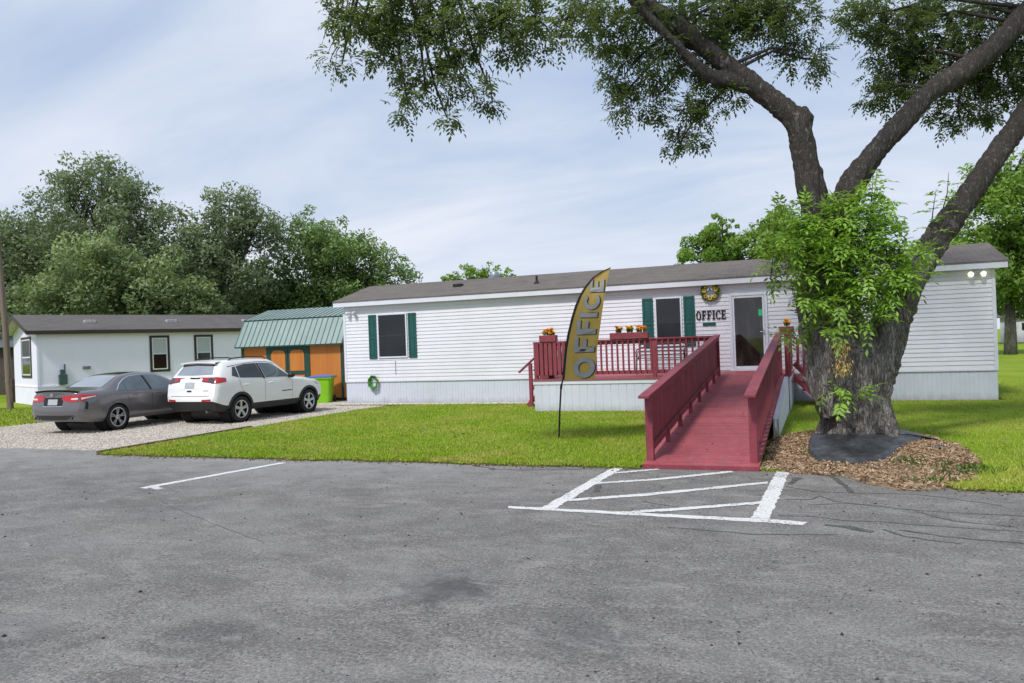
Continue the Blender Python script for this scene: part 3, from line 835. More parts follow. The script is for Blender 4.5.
def rail_run(par, a, b, z0=DT, top=CT, step=.138, pw=.042, wide=False):
    a = Vector((*a, 0)); b = Vector((*b, 0)); d = (b-a).normalized(); nn = Vector((-d.y, d.x, 0)); L = (b-a).length
    mb = MB(); mb.beam(a+Vector((0, 0, top-.02)), b+Vector((0, 0, top-.02)), .15, .04); mb.build('rail_cap', M_RED, par, bevel=.006)
    for zz_ in (top-.085, z0+.14):
        mb = MB(); mb.beam(a+Vector((0, 0, zz_)), b+Vector((0, 0, zz_)), .038, .088); mb.build('rail', M_RED, par, bevel=.004)
    k = int(L/step)
    for i in range(k):
        p = a+d*(step*.5+i*(L/k)); 
        mb = MB(); q = p-nn*.04
        mb.beam(q+Vector((0, 0, z0+.10)), q+Vector((0, 0, top-.045)), pw, pw, up=(d.x, d.y, 0)); mb.build('baluster', M_RED, par)
for x, y in ((DX0+.06, DF+.05), (8.35, DF+.05), (10.56, DF+.05), (11.98, DF+.05), (DX0+.06, -1.45), (DX1-.04, DF+.05), (DX1-.04, -1.55)):
    mb = MB(); post(mb, x, y, DT-.06, CT-.04, .092); mb.build('post', M_RED, deck, bevel=.005)
rail_run(deck, (DX0+.06, DF+.05), (8.35, DF+.05), step=.112, pw=.085)
rail_run(deck, (8.35, DF+.05), (10.56, DF+.05)); rail_run(deck, (10.56, DF+.05), (11.98, DF+.05))
rail_run(deck, (DX0+.06, -1.45), (DX0+.06, DF+.05), step=.14)
rail_run(deck, (DX1-.04, DF+.05), (DX1-.04, -1.55), step=.115, pw=.085)

# ramp
RY0, RY1, RX0, RX1 = -10.92, DF-.03, 11.97, 13.50
RZ0, RZ1 = .06, DT
def rz(y): return RZ0+(RZ1-RZ0)*(y-RY0)/(RY1-RY0)
rampt = thing('wheelchair_ramp', 'long barn red timber wheelchair ramp with boarded side rails running up to the deck', 'ramp', (12.7, -10.9, 0))
mb = MB(); n = 6; L = (RY1-RY0)/n
for i in range(n):
    y0 = RY0+i*L; y1 = y0+L-.012
    m_ = 9
    for k in range(m_):
        a = y0+(y1-y0)*k/m_; b = y0+(y1-y0)*(k+1)/m_-(.007 if k < m_-1 else 0)
        dz = random.uniform(0, .005)
        mb.add([(RX0, a, rz(a)-.03), (RX1, a, rz(a)-.03), (RX1, b, rz(b)-.03), (RX0, b, rz(b)-.03), (RX0, a, rz(a)+dz), (RX1, a, rz(a)+dz), (RX1, b, rz(b)+dz), (RX0, b, rz(b)+dz)],
               [(0,3,2,1),(4,5,6,7),(0,1,5,4),(1,2,6,5),(2,3,7,6),(3,0,4,7)])
mb.build('ramp_floor', M_REDF, rampt)
mb = MB(); mb.box(RX0, RX1, RY0-.012, RY0-.001, .002, RZ0-.004); mb.build('toe_board', M_RED, rampt)
def ramp_rail(x, side):
    HR = .955
    y0, y1 = RY0+.22, DF+.06
    mb = MB(); ya = y0-.34
    ymid = y0+(y1-y0)*.52
    for a, b in ((ya, ymid-.004), (ymid+.004, y1+.05)):
        mb.beam((x, a, rz(a)+HR-.02), (x, b, rz(b)+HR-.02), .15, .04)
    mb.build('handrail_cap', M_RED, rampt, bevel=.007)
    xi = x-side*.0
    for zc, h in ((HR-.085, .09), (.17, .09)):
        mb = MB(); mb.beam((x-side*.02, y0, rz(y0)+zc), (x-side*.02, y1, rz(y1)+zc), .038, h); mb.build('rail', M_RED, rampt, bevel=.004)
    npst = 8
    for i in range(npst):
        y = y0+(y1-y0)*i/(npst-1)
        mb = MB()
        if i in (0, npst-1): mb.box(x-.05, x+.05, y-.05, y+.05, rz(y)-.02 if i else .02, rz(y)+HR-.042)
        else: mb.box(x-side*.04-.03, x-side*.04+.03, y-.045, y+.045, rz(y)-.01, rz(y)+.21)
        mb.build('post', M_RED, rampt, bevel=.005)
    if side < 0:
        k = int((y1-y0)/.152); pw = .142
    else:
        k = int((y1-y0)/.30); pw = .09
    xo = x+side*.018
    for i in range(k):
        y = y0+.11+i*(y1-y0-.16)/k
        mb = MB(); t = .022 if side < 0 else .04
        p = [(xo, y), (xo, y+pw)]
        zb0, zb1, zt0, zt1 = rz(y)+.13, rz(y+pw)+.13, rz(y)+HR-.042, rz(y+pw)+HR-.042
        j = random.uniform(-.002, .002); xa, xb = xo+j-t/2, xo+j+t/2
        mb.add([(xa, y, zb0), (xb, y, zb0), (xb, y+pw, zb1), (xa, y+pw, zb1), (xa, y, zt0), (xb, y, zt0), (xb, y+pw, zt1), (xa, y+pw, zt1)], [(0,3,2,1),(4,5,6,7),(0,1,5,4),(1,2,6,5),(2,3,7,6),(3,0,4,7)])
        mb.build('board', M_RED, rampt)
ramp_rail(12.04, -1); ramp_rail(13.42, 1)
for x, y0, tk in ((RX0-.012, RY0+.6, .012), (RX1+.004, RY0+3.3, .09)):
    mb = MB()
    mb.prism([(y0, .0), (RY1+.02, .0), (RY1+.02, rz(RY1)-.035), (y0, rz(y0)-.035)], x, x+tk, lambda a, b, h: (h, a, b)); mb.build('side_panel', M_TRIM, rampt)

# steps
def steps(label, x0, sgn, y0, y1):
    t = thing('porch_steps', label, 'steps', (x0+sgn*.5, (y0+y1)/2, 0), 0, 'steps at the ends of the deck')
    n = 3; rise = DT/(n+1); run = .21
    for i in range(n):
        z = DT-rise*(i+1); xa = x0+sgn*(run*i); xb = xa+sgn*(run+.02)
        mb = MB(); mb.box(min(xa, xb), max(xa, xb), y0, y1, z-.04, z); mb.build('tread', M_REDF, t, bevel=.004)
    for y in (y0-.02, y1+.02):
        mb = MB(); mb.beam((x0+sgn*.02, y, DT-.12), (x0+sgn*(run*n+.05), y, .06), .036, .10); mb.build('stringer', M_RED, t)
    for y in ((y0-.05, y1+.05)):
        xe = x0+sgn*.55
        mb = MB(); post(mb, xe, y, .0, 1.22, .09); mb.build('post', M_RED, t, bevel=.004)
        mb = MB(); mb.beam((x0+sgn*.0, y, 1.72), (xe+sgn*.34, y, .98), .12, .04); mb.beam((x0+sgn*.03, y, 1.05), (xe, y, .48), .036, .085); mb.build('handrail', M_RED, t, bevel=.004)
        for k in range(3):
            xx = x0+sgn*(.12+.14*k); zz_ = 1.72-(.74)*(.12+.14*k)/.89
            mb = MB(); mb.box(xx-.02, xx+.02, y-.02, y+.02, zz_-.68, zz_-.02); mb.build('baluster', M_RED, t)
steps('barn red wooden steps with handrail at the left end of the deck', DX0-.03, -1, -1.35, -.25)
steps('barn red wooden steps with handrail at the right end of the deck behind the tree', DX1+.03, 1, -1.45, -.35)

M_SMALLLEAF = leaf_mat('small_plant_leaf', (.02, .06, .01), (.06, .13, .02), (.13, .22, .03), .2)
def petal_mat(name, c0, c1, c2): return shade_mat(name, [(0, c0), (.5, c1), (1, c2)], .6)
M_PET_OR = petal_mat('orange_petals', (.75, .22, .015), (.92, .42, .03), (.95, .62, .08))
M_PET_YE = petal_mat('yellow_petals', (.60, .30, .01), (.85, .55, .03), (.9, .68, .10))
M_PET_PK = petal_mat('pink_yellow_petals', (.55, .08, .14), (.85, .50, .08), (.9, .62, .10))
M_BROWN = simple('dark_brown', (.05, .025, .012), .8, .3, 20)

def bouquet(label, x, y, z, wd, dp, pm, n, group=None):
    t = thing('flower_bouquet', label, 'flowers', (x, y, z), 0, group or 'flowers in the deck planters')
    lv = Leaves(); pt = Leaves()
    for i in range(n):
        c = Vector((x+random.uniform(-wd, wd), y+random.uniform(-dp, dp), z+random.uniform(.07, .17)))
        for k in range(3): lv.leaf(Vector((c.x, c.y, z)), (c-Vector((c.x, c.y, z))+rvec()*.05), rvec(), .14, .035, random.random())
        R = random.uniform(.05, .075)
        for k in range(22):
            d = rvec(); d.z = abs(d.z)*.8; pt.leaf(c, d, rvec(), R, R*.7, random.random())
    lv.build('foliage', M_SMALLLEAF, t); pt.build('petals', pm, t)
    return t
def planter(label, x0, x1, y0, y1, z0, z1):
    t = thing('planter_box', label, 'planter', ((x0+x1)/2, (y0+y1)/2, z0), 0, 'planter boxes on the deck rail')
    mb = MB(); e = .02
    mb.box(x0, x1, y0, y0+e, z0, z1); mb.box(x0, x1, y1-e, y1, z0, z1); mb.box(x0, x0+e, y0+e, y1-e, z0, z1); mb.box(x1-e, x1, y0+e, y1-e, z0, z1); mb.box(x0+e, x1-e, y0+e, y1-e, z0, z0+.02)
    mb.build('box', M_RED, t, bevel=.005)
    mb = MB(); mb.box(x0+e+.001, x1-e-.001, y0+e+.001, y1-e-.001, z0+.03, z1-.03); mb.build('potting_soil', M_BROWN, t)
planter('short barn red planter box on the left front corner of the deck rail', 7.66, 8.10, DF-.06, DF+.12, CT+.001, CT+.16)
bouquet('bushy orange silk flowers in the short planter at the left deck corner', 7.88, DF+.03, CT+.13, .15, .05, M_PET_OR, 14)
planter('long barn red planter box on the middle of the deck rail below the window', 9.50, 10.44, DF-.07, DF+.11, CT+.001, CT+.15)
bouquet('pink and yellow flowers at the left end of the long rail planter', 9.68, DF+.02, CT+.12, .08, .05, M_PET_PK, 7)
bouquet('yellow flowers in the middle of the long rail planter', 9.98, DF+.02, CT+.12, .06, .05, M_PET_YE, 6)
bouquet('orange flowers at the right end of the long rail planter', 10.27, DF+.02, CT+.12, .10, .05, M_PET_OR, 9)
planter('small barn red planter box on the deck rail right of the ramp', 13.42, 13.74, -2.3, -2.12, CT+.001, CT+.15)
bouquet('single orange flower clump showing through the leaves right of the ramp', 13.58, -2.21, CT+.14, .06, .04, M_PET_OR, 4)

# wind chime, plant, bench
M_ALU = simple('aluminium', (.75, .75, .76), .35, .08, metal=.3)
t = thing('wind_chime', 'white tube wind chime hanging inside the left corner of the deck railing', 'wind chime', (7.80, -2.45, 1.0))
mb = MB(); mb.lathe([(0, 0), (.07, 0), (.07, .015), (0, .015)], 16, Matrix.Translation((7.80, -2.45, 1.70))); mb.tube([(7.8, -2.45, 1.715), (7.8, -2.64, 1.76)], .004, 6); mb.build('hanger', M_ALU, t)
for k in range(5):
    a = 2*pi*k/5; mb = MB(); px, py = 7.80+.055*cos(a), -2.45+.055*sin(a); l = .32+.05*k
    mb.tube([(px, py, 1.66-l), (px, py, 1.66)], .011, 8); mb.tube([(px, py, 1.66), (px, py, 1.70)], .002, 4); mb.build('chime_tube', M_ALU, t, smooth=True)
t = thing('potted_plant', 'small dark green leafy plant in a pot at the left corner of the deck floor', 'plant', (7.78, -2.3, DT))
mb = MB(); mb.lathe([(0, 0), (.075, 0), (.10, .14), (.11, .14), (.11, .165), (.09, .165), (.085, .13), (0, .13)], 20, Matrix.Translation((7.78, -2.3, DT+.001))); mb.build('pot', simple('dark_clay_pot', (.08, .04, .03), .7), t, smooth=True)
lv = Leaves()
for i in range(150): d = rvec(); d.z = abs(d.z)+.2; lv.leaf(Vector((7.78, -2.3, DT+.13))+d*random.uniform(.02, .12), d, rvec(), .09, .04, random.random()*.6)
lv.build('foliage', M_SMALLLEAF, t)

M_IRON = simple('black_wrought_iron', (.014, .014, .015), .45, .2, 12)
t = thing('garden_bench', 'black wrought iron bench on the deck under the office window', 'bench', (10.35, -.6, DT))
for x in (9.72, 10.98):
    mb = MB()
    mb.tube([(x, -.92, DT), (x, -.9, DT+.22), (x, -.88, DT+.40)], .018, 8); mb.tube([(x, -.42, DT), (x, -.46, DT+.40), (x, -.36, DT+.82)], .018, 8)
    mb.tube([(x, -.88, DT+.40), (x, -.46, DT+.40)], .018, 8)
    mb.tube([(x, -.40, DT+.64), (x, -.6, DT+.66), (x, -.84, DT+.64), (x, -.93, DT+.58), (x, -.90, DT+.52), (x, -.86, DT+.40)], .016, 8)
    ring = [(x, -.66+.10*cos(a), DT+.52+.09*sin(a)) for a in np.linspace(0, 2*pi, 18)]; mb.tube(ring, .010, 6)
    mb.build('end_frame', M_IRON, t, smooth=True)
for k in range(4):
    z = DT+.50+.10*k; y = -.455+.024*k+.01
    mb = MB(); mb.beam((9.72, y, z), (10.98, y, z), .012, .035, up=(0, .2, 1)); mb.build('back_slat', M_IRON, t)
for k in range(5):
    mb = MB(); mb.box(9.72, 10.98, -.88+.095*k, -.83+.095*k, DT+.41, DT+.425); mb.build('seat_slat', M_IRON, t)

# wreath
t = thing('wreath', 'sunflower wreath with a pale blue bow hung high beside the glass door', 'wreath', (11.60, -.03, 3.0))
WC = Vector((11.60, -.06, 2.98))
lv = Leaves()
for i in range(420):
    a = random.uniform(0, 2*pi); p = WC+Vector((cos(a)*.17, 0, sin(a)*.17))+rvec()*.045
    if p.y > -.03: p.y = -.03
    d = Vector((cos(a+random.uniform(-1, 1)), -.4, sin(a+random.uniform(-1, 1)))); lv.leaf(p, d, Vector((0, -1, .3))+rvec()*.5, .075, .03, random.random()*.7)
lv.build('greenery', M_SMALLLEAF, t)
for a, rr in ((.35, .17), (1.0, .16), (2.2, .18), (2.9, .16), (3.9, .16), (4.7, .17), (5.5, .17)):
    c = WC+Vector((cos(a)*rr, -.05, sin(a)*rr)); fl = Leaves()
    for k in range(16):
        b = 2*pi*k/16; fl.leaf(c, Vector((cos(b), -.25, sin(b))), Vector((0, -1, 0)), .062, .026, random.random())
    fo = fl.build('sunflower', M_PET_YE, t)
    mb = MB(); mb.lathe([(.026, 0), (.022, .012), (0, .018)], 12, Matrix.Translation(c) @ Matrix.Rotation(radians(90), 4, 'X')); mb.build('flower_centre', M_BROWN, fo, smooth=True)
M_BOW = simple('pale_blue_ribbon', (.35, .52, .62), .6, .15)
mb = MB()
for s in (-1, 1):
    c0 = WC+Vector((0, -.07, .17)); 
    mb.tube([c0, c0+Vector((s*.05, -.02, .05)), c0+Vector((s*.10, -.01, .04)), c0+Vector((s*.09, -.02, -.01)), c0], [.008, .022, .028, .02, .008], 8)
    mb.beam(c0, c0+Vector((s*.06, -.01, -.14)), .03, .004, up=(0, -1, 0))
mb.build('bow', M_BOW, t, smooth=True)

# coiled hose
t = thing('garden_hose', 'bright green garden hose coiled on a hook low on the skirting left of centre', 'hose', (1.07, -.05, .5))
mb = MB(); pts = []
for i in range(6*26):
    a = 2*pi*i/26; rr = .125+.05*((i//26) % 3)/2+.012*sin(i*1.7)+.03*noise.noise(Vector((i*.13, 2, 5))); pts.append((1.07+rr*cos(a)*.95, -.055-.022*(i/26 % 3)-.01*noise.noise(Vector((i*.2, 1, 1))), .715+rr*1.22*sin(a)))
mb.tube(pts, .017, 8); mb.build('coil', simple('green_hose_rubber', (.045, .20, .018), .45, .25, 9), t, smooth=True)
mb = MB(); mb.tube([(1.07, -.02, .86), (1.07, -.12, .87), (1.07, -.14, .91)], .012, 8); mb.build('hook', M_BLACK, t, smooth=True)

# ------------------------------------------------------------------ feather flag
FB = Vector((9.83, -8.05, .02)); FR = Vector((.93, .366, 0)).normalized(); FN = Vector((.366, -.93, 0)).normalized()
flag = thing('feather_flag', 'gold feather banner with grey letters reading OFFICE on a bent black pole', 'banner', FB)
def fwave(a, z): return .03*sin(2.1*z+1.5*a)+.05*a*sin(3.3*z)+.010*sin(9*a+6*z)+.006*sin(21*a-11*z)
def FP(a, z, o=0.0): return FB+FR*a+Vector((0, 0, z))+FN*(fwave(a, z)+o)
poleP = [(0, 0), (.03, .5), (.07, .94), (.105, 1.07), (.14, 1.35), (.18, 1.63), (.235, 1.9), (.31, 2.17), (.385, 2.39), (.47, 2.58), (.58, 2.75), (.72, 2.90), (.88, 3.0), (1.05, 3.07)]
mb = MB(); mb.tube([FP(a, z) for a, z in poleP], [.016]*3+[.014]*3+[.012]*4+[.009]*3+[.006], 8); mb.tube([FP(.066, .90), FP(.08, .99)], .022, 8); mb.build('pole', M_BLACK, flag, smooth=True)
lft = poleP[3:]
def lerp_path(path, t):
    n = len(path)-1; q = min(int(t*n), n-1); k = t*n-q
    return path[q][0]*(1-k)+path[q+1][0]*k, path[q][1]*(1-k)+path[q+1][1]*k
rgt = [(.69, 1.055), (.725, 1.35), (.765, 1.65), (.81, 1.95), (.85, 2.2), (.885, 2.4), (.92, 2.6), (.955, 2.76), (.99, 2.9), (1.02, 3.0), (1.052, 3.072)]
NR, NC = 60, 18
rows = []; slv = []
for i in range(NR+1):
    t = i/NR; l = lerp_path(lft, t); rr = lerp_path(rgt, t)
    rows.append([FP(l[0]+(rr[0]-l[0])*k/NC, l[1]+(rr[1]-l[1])*k/NC) for k in range(NC+1)])
    dx = min(.032, (rr[0]-l[0])*.4+.004)
    slv.append([FP(l[0]-.012, l[1], .016), FP(l[0]+dx*.5, l[1], .02), FP(l[0]+dx, l[1], .004)])
m, nt, bs = new_mat('gold_banner_cloth'); n = tex(nt, 'noise', 3, 4)
nt.links.new(ramp(nt, n, [(.3, (.50, .33, .075)), (.7, (.62, .44, .12))]), bs.inputs['Base Color']); bs.inputs['Roughness'].default_value = .7
tr = nt.nodes.new('ShaderNodeBsdfTranslucent'); tr.inputs[0].default_value = (.5, .34, .08, 1); mx = nt.nodes.new('ShaderNodeMixShader'); mx.inputs[0].default_value = .25
nt.links.new(bs.outputs[0], mx.inputs[1]); nt.links.new(tr.outputs[0], mx.inputs[2]); nt.links.new(mx.outputs[0], nt.nodes['Material Output'].inputs[0])
mb = MB(); mb.grid(rows); mb.build('cloth', m, flag, smooth=True)
mb = MB(); mb.grid(slv); mb.build('sleeve', simple('black_sleeve_cloth', (.02, .02, .024), .7), flag, smooth=True)
M_FLET = simple('grey_banner_print', (.36, .37, .39), .7, .12, 8); M_FSH = simple('dark_banner_print', (.06, .05, .035), .7)
# letters read upward: advance = +z, letter height toward the pole
lets = [('O', 1.085, .38, .295, .68), ('F', 1.555, .29, .325, .70), ('F', 1.875, .28, .38, .735), ('I', 2.18, .11, .45, .77), ('C', 2.32, .29, .515, .81), ('E', 2.635, .24, .645, .90)]
for ch, z0, adv, a0, a1 in lets:
    wd, polys = BOLD[ch]
    for off, mat, nm, sh in ((.006, M_FSH, 'letter_shadow', .022), (.010, M_FLET, 'letter', 0)):
        mb = MB()
        for p in polys:
            q = []
            for i in range(4):
                p0 = p[i]; p1 = p[(i+1) % 4]
                for k in range(4): q.append((p0[0]+(p1[0]-p0[0])*k/4, p0[1]+(p1[1]-p0[1])*k/4))
            def fn(u_, v_, h):
                tz = z0+u_/wd*adv; aa = a1-(a1-a0)*v_ + .10*(u_/wd)*adv   # slant with the banner
                return FP(aa+sh, tz-sh*.6, off+h)
            vs = [fn(x_, y_, 0) for x_, y_ in q]; mb.add(vs, [tuple(range(len(q)))])
        mb.build(nm, mat, flag, fix=False)

# ------------------------------------------------------------------ wheelie bins
M_LIME = simple('lime_green_plastic', (.24, .56, .012), .4, .08, 3, spec=.5); M_BLUELID = simple('blue_plastic_lid', (.10, .16, .55), .4, .1, 3)
def bin_(label, x, y, rz_):
    t = thing('wheelie_bin', label, 'bin', (x, y, .008), rz_, 'lime green wheelie bins')
    mb = MB(); prof = [(.0, .26, .22), (.05, .28, .235), (.80, .355, .31), (.88, .37, .325)]
    rows = []
    for z, a, b in prof:
        row = []
        for k in range(33):
            th = 2*pi*k/32; cx_, sy_ = cos(th), sin(th); e = .35
            row.append((a*math.copysign(abs(cx_)**e, cx_), b*math.copysign(abs(sy_)**e, sy_), z))
        rows.append(row)
    mb.grid(rows); mb.add(rows[0][:32], [tuple(range(32))]); mb.add(rows[-1][:32], [tuple(range(32))])
    body = mb.build('bin_body', M_LIME, t, smooth=True, world=False)
    mb = MB(); mb.box(-.385, .385, -.35, -.325, .82, .89); mb.box(-.385, .385, .325, .35, .82, .89); mb.box(-.40, -.372, -.35, .35, .82, .89); mb.box(.372, .40, -.35, .35, .82, .89)
    mb.build('rim', M_LIME, body, bevel=.008, world=False)
    mb = MB(); mb.grid([[(x_, y_, .905+.05*(1-(x_/.41)**2)*(1-(y_/.37)**2)) for x_ in np.linspace(-.41, .41, 9)] for y_ in np.linspace(-.37, .40, 9)])
    mb.box(-.41, .41, -.37, -.35, .875, .905); mb.box(-.41, -.39, -.35, .39, .885, .905); mb.box(.39, .41, -.35, .39, .885, .905)
    mb.build('lid', M_BLUELID, t, smooth=True, world=False)
    mb = MB(); mb.tube([(-.25, .42, .86), (.25, .42, .86)], .018, 8); mb.beam((-.25, .34, .84), (-.25, .42, .86), .03, .03); mb.beam((.25, .34, .84), (.25, .42, .86), .03, .03); mb.build('handle', M_LIME, t, world=False, smooth=True)
    for s in (-1, 1):
        mb = MB(); mb.lathe([(.0, -.03), (.10, -.03), (.125, -.02), (.125, .02), (.10, .03), (.0, .03)], 20, Matrix.Translation((s*.33, .26, .125)) @ Matrix.Rotation(radians(90), 4, 'Y')); mb.build('wheel', M_BLACK, t, smooth=True, world=False)
    return t
bin_('lime green wheelie bin with blue lid between the white SUV and the orange shed', -1.62, 1.02, radians(20))
bin_('distant green wheelie bin with blue lid at the left edge behind the utility pole', -22.3, 5.0, radians(-30))

# ------------------------------------------------------------------ barn shed
m, nt, bs = new_mat('orange_stained_siding')
wv = tex(nt, 'wave', 1.6, 1, dir='X', profile='SIN', stretch=(3.1, 1, 1)); n = tex(nt, 'noise', 5, 6, .7, stretch=(1.5, 1, .12))
c = ramp(nt, n, [(.3, (.42, .135, .018)), (.7, (.55, .20, .032))]); c = mixc(nt, ramp(nt, wv, [(.0, .5), (.08, 0)]), c, (.16, .045, .01))
nt.links.new(c, bs.inputs['Base Color']); bs.inputs['Roughness'].default_value = .6
M_ORANGE = m
M_SHEDGREEN = simple('forest_green_trim', (.010, .055, .042), .5, .2, 4)
M_METAL = simple('pale_green_metal_roof', (.235, .315, .295), .42, .14, 1.5, metal=.15, spec=.5)
SX0, SX1, SY0, SY1 = -5.64, -1.22, 1.72, 4.9
shed = thing('barn_shed', 'orange barn shed with gambrel roof of pale green ribbed metal and dark green doors', 'shed', ((SX0+SX1)/2, SY0, 0))
GP = [(SY0-.22, 2.02), (SY0+.36, 3.00), ((SY0+SY1)/2+.15, 3.42), (SY1-.36, 3.00), (SY1+.22, 2.02)]
mb = MB(); mb.box(SX0, SX1, SY0, SY1, .12, 2.12)
mb.prism([(SY0+.02, 2.1), (SY0+.45, 2.92), ((SY0+SY1)/2, 3.38), (SY1-.45, 2.92), (SY1-.02, 2.1)], SX0+.004, SX1-.004, lambda a, b, h: (h, a, b)); mb.build('wall', M_ORANGE, shed)
mb = MB()
for x in (SX0+.1, (SX0+SX1)/2, SX1-.3): mb.box(x, x+.2, SY0+.05, SY1-.05, 0, .12)
mb.build('skid', M_BROWN, shed)
mb = MB(); ov = .12
for i in range(4):
    (a, za), (b, zb) = GP[i], GP[i+1]
    P0 = Vector((0, a, za)); P1 = Vector((0, b, zb)); d = (P1-P0); nn = Vector((0, -d.z, d.y)).normalized()
    if nn.z < 0: nn = -nn
    q = [P0-nn*.012, P1-nn*.012, P1+nn*.012, P0+nn*.012]
    mb.add([(SX0-ov, p.y, p.z) for p in q]+[(SX1+ov, p.y, p.z) for p in q], [(0,1,2,3),(7,6,5,4),(0,4,5,1),(1,5,6,2),(2,6,7,3),(3,7,4,0)])
sr = mb.build('roof', M_METAL, shed)
mb = MB(); mb.cur = 0
for i in range(4):
    (a, za), (b, zb) = GP[i], GP[i+1]
    P0 = Vector((0, a, za)); P1 = Vector((0, b, zb)); d = (P1-P0); nn = Vector((0, -d.z, d.y)).normalized()
    if nn.z < 0: nn = -nn
    k = 21
    for j in range(k+1):
        x = SX0-ov+.02+(SX1-SX0+2*ov-.04)*j/k
        p = P0+nn*.020; q = P1+nn*.020
        mb.beam((x, p.y, p.z), (x, q.y, q.z), .026, .018, up=nn)
mb.build('ribs', simple('green_roof_ribs', (.09, .155, .14), .45, .1, metal=.15), sr)
mb = MB()
mb.beam((SX0-ov, GP[1][0]-.03, 2.975), (SX1+ov, GP[1][0]-.03, 2.975), .03, .07, up=(0, -.5, .8)); mb.beam((SX0-ov, GP[0][0]-.01, 2.0), (SX1+ov, GP[0][0]-.01, 2.0), .02, .05)
mb.build('eave_flashing', M_SHEDGREEN, sr)
mb = MB()
for x in (SX0, SX1-.1):
    mb = MB(); mb.box(x-.004, x+.104, SY0-.025, SY0-.001, .12, 2.02); mb.build('corner_board', M_SHEDGREEN, shed, bevel=.004)
mb = MB(); d0, d1 = -4.50, -2.62; mid = (d0+d1)/2
mb.box(d0, d1, SY0-.03, SY0-.001, .14, 2.0); dr = mb.build('double_door', M_SHEDGREEN, shed)
for a, b in ((d0+.22, mid-.10), (mid+.10, d1-.22)):
    for z0, z1, arch in ((1.10, 1.85, 1), (.30, .95, 0)):
        mb = MB(); ch = .15 if arch else .0
        poly = [(a, z0), (b, z0), (b, z1-ch), (b-ch*.35, z1-ch*.3), (b-ch, z1), (a+ch, z1), (a+ch*.35, z1-ch*.3), (a, z1-ch)] if arch else [(a, z0), (b, z0), (b, z1), (a, z1)]
        mb.prism(poly, SY0-.042, SY0-.031, lambda x, z, h: (x, h, z)); mb.build('door_panel', M_ORANGE, dr)
mb = MB(); mb.box(mid-.012, mid+.012, SY0-.034, SY0-.031, .14, 2.0); mb.build('door_gap', M_BLACK, dr)

# ------------------------------------------------------------------ left mobile home
A_ = radians(64.5); Ld = Vector((cos(A_), sin(A_), 0)); Wd_ = Vector((-sin(A_), cos(A_), 0)); LB = Vector((-14.9, .63, 0))
lh = thing('mobile_home', 'pale grey blue mobile home with brown trimmed windows behind the cars', 'mobile home', LB, A_)
# local axes: x along long side, y = depth (away from camera), front wall at y=0, gable at x=0
m, nt, bs = new_mat('pale_blue_grey_panel_siding')
wv = tex(nt, 'wave', 1.5, 1, dir='X', stretch=(3.2, 1, 1)); n = tex(nt, 'noise', 1.5, 4)
c = ramp(nt, n, [(.3, (.84, .82, .98)), (.7, (.88, .86, 1.0))]); c = mixc(nt, ramp(nt, wv, [(.0, .3), (.06, 0)]), c, (.66, .64, .76))
nt.links.new(c, bs.inputs['Base Color']); bs.inputs['Roughness'].default_value = .6
M_LHW = m; M_BROWNTRIM = simple('dark_brown_trim', (.045, .028, .024), .55, .2, 8)
M_LHSK = simple('pale_skirting', (.84, .82, .97), .6, .06, 2)
HLn, HD, HE = 12.0, 4.35, 3.0
mb = MB(); mb.box(0, HLn, 0, HD, .74, HE)
for x in (0, HLn-.02): mb.prism([(0, HE), (HD, HE), (HD/2, HE+.66)], x, x+.02, lambda a, b, h: (h, a, b))
mb.build('wall', M_LHW, lh, world=False)
mb = MB(); groove_wall(mb, lambda a, o, z: (a, -.014-o if False else -.02+o+.008, z), HLn, -.02, .72, .3); groove_wall(mb, lambda a, o, z: (-.012+o, a, z), HD, -.02, .72, .3); mb.build('skirting', M_LHSK, lh, world=False, fix=False)
mb = MB(); mb.box(-.03, HLn+.03, -.035, -.002, .71, .77); mb.box(-.035, -.002, 0, HD, .71, .77); mb.box(-.028, .05, -.03, -.002, .77, HE); mb.build('corner_trim', M_LHSK, lh, world=False)
mb = MB(); ox, oy = .42, .22; th = .05; sl = (.66+.04)/(HD/2)
for s in (0, 1):
    ye = -oy if s == 0 else HD+oy; ze = HE+.02-sl*oy; zr = HE+.70
    mb.add([(-ox, ye, ze), (HLn+ox, ye, ze), (HLn+ox, HD/2, zr), (-ox, HD/2, zr), (-ox, ye, ze+th), (HLn+ox, ye, ze+th), (HLn+ox, HD/2, zr+th), (-ox, HD/2, zr+th)], [(0,3,2,1),(4,5,6,7),(0,1,5,4),(1,2,6,5),(2,3,7,6),(3,0,4,7)])
lr = mb.build('roof', shingle_mat('dark_grey_shingle', (.118, .110, .108), (.148, .139, .135), (.173, .163, .158)), lh, world=False)
mb = MB(); mb.box(-ox, HLn+ox, -oy-.022, -oy-.002, HE-.16, HE+.0)
for s in (0, 1):
    a, b = ((-oy, HD/2) if s == 0 else (HD+oy, HD/2)); za, zb = HE-.03, HE+.66
    mb.add([(-ox-.02, a, za-.09), (-ox-.002, a, za-.09), (-ox-.002, a, za+.07), (-ox-.02, a, za+.07), (-ox-.02, b, zb-.09), (-ox-.002, b, zb-.09), (-ox-.002, b, zb+.09), (-ox-.02, b, zb+.09)], [(0,1,2,3),(7,6,5,4),(0,4,5,1),(1,5,6,2),(2,6,7,3),(3,7,4,0)])
mb.build('fascia', M_BROWNTRIM, lh, world=False)
mb = MB()
for s in (0, 1):
    a, b = ((-oy, HD/2) if s == 0 else (HD+oy, HD/2))
    mb.add([(-ox, a, HE-.06), (-.005, a, HE-.06), (-.005, b, HE+.65), (-ox, b, HE+.65)], [(0, 1, 2, 3)])
mb.build('soffit', simple('cream_soffit', (.55, .52, .45), .7), lh, world=False)
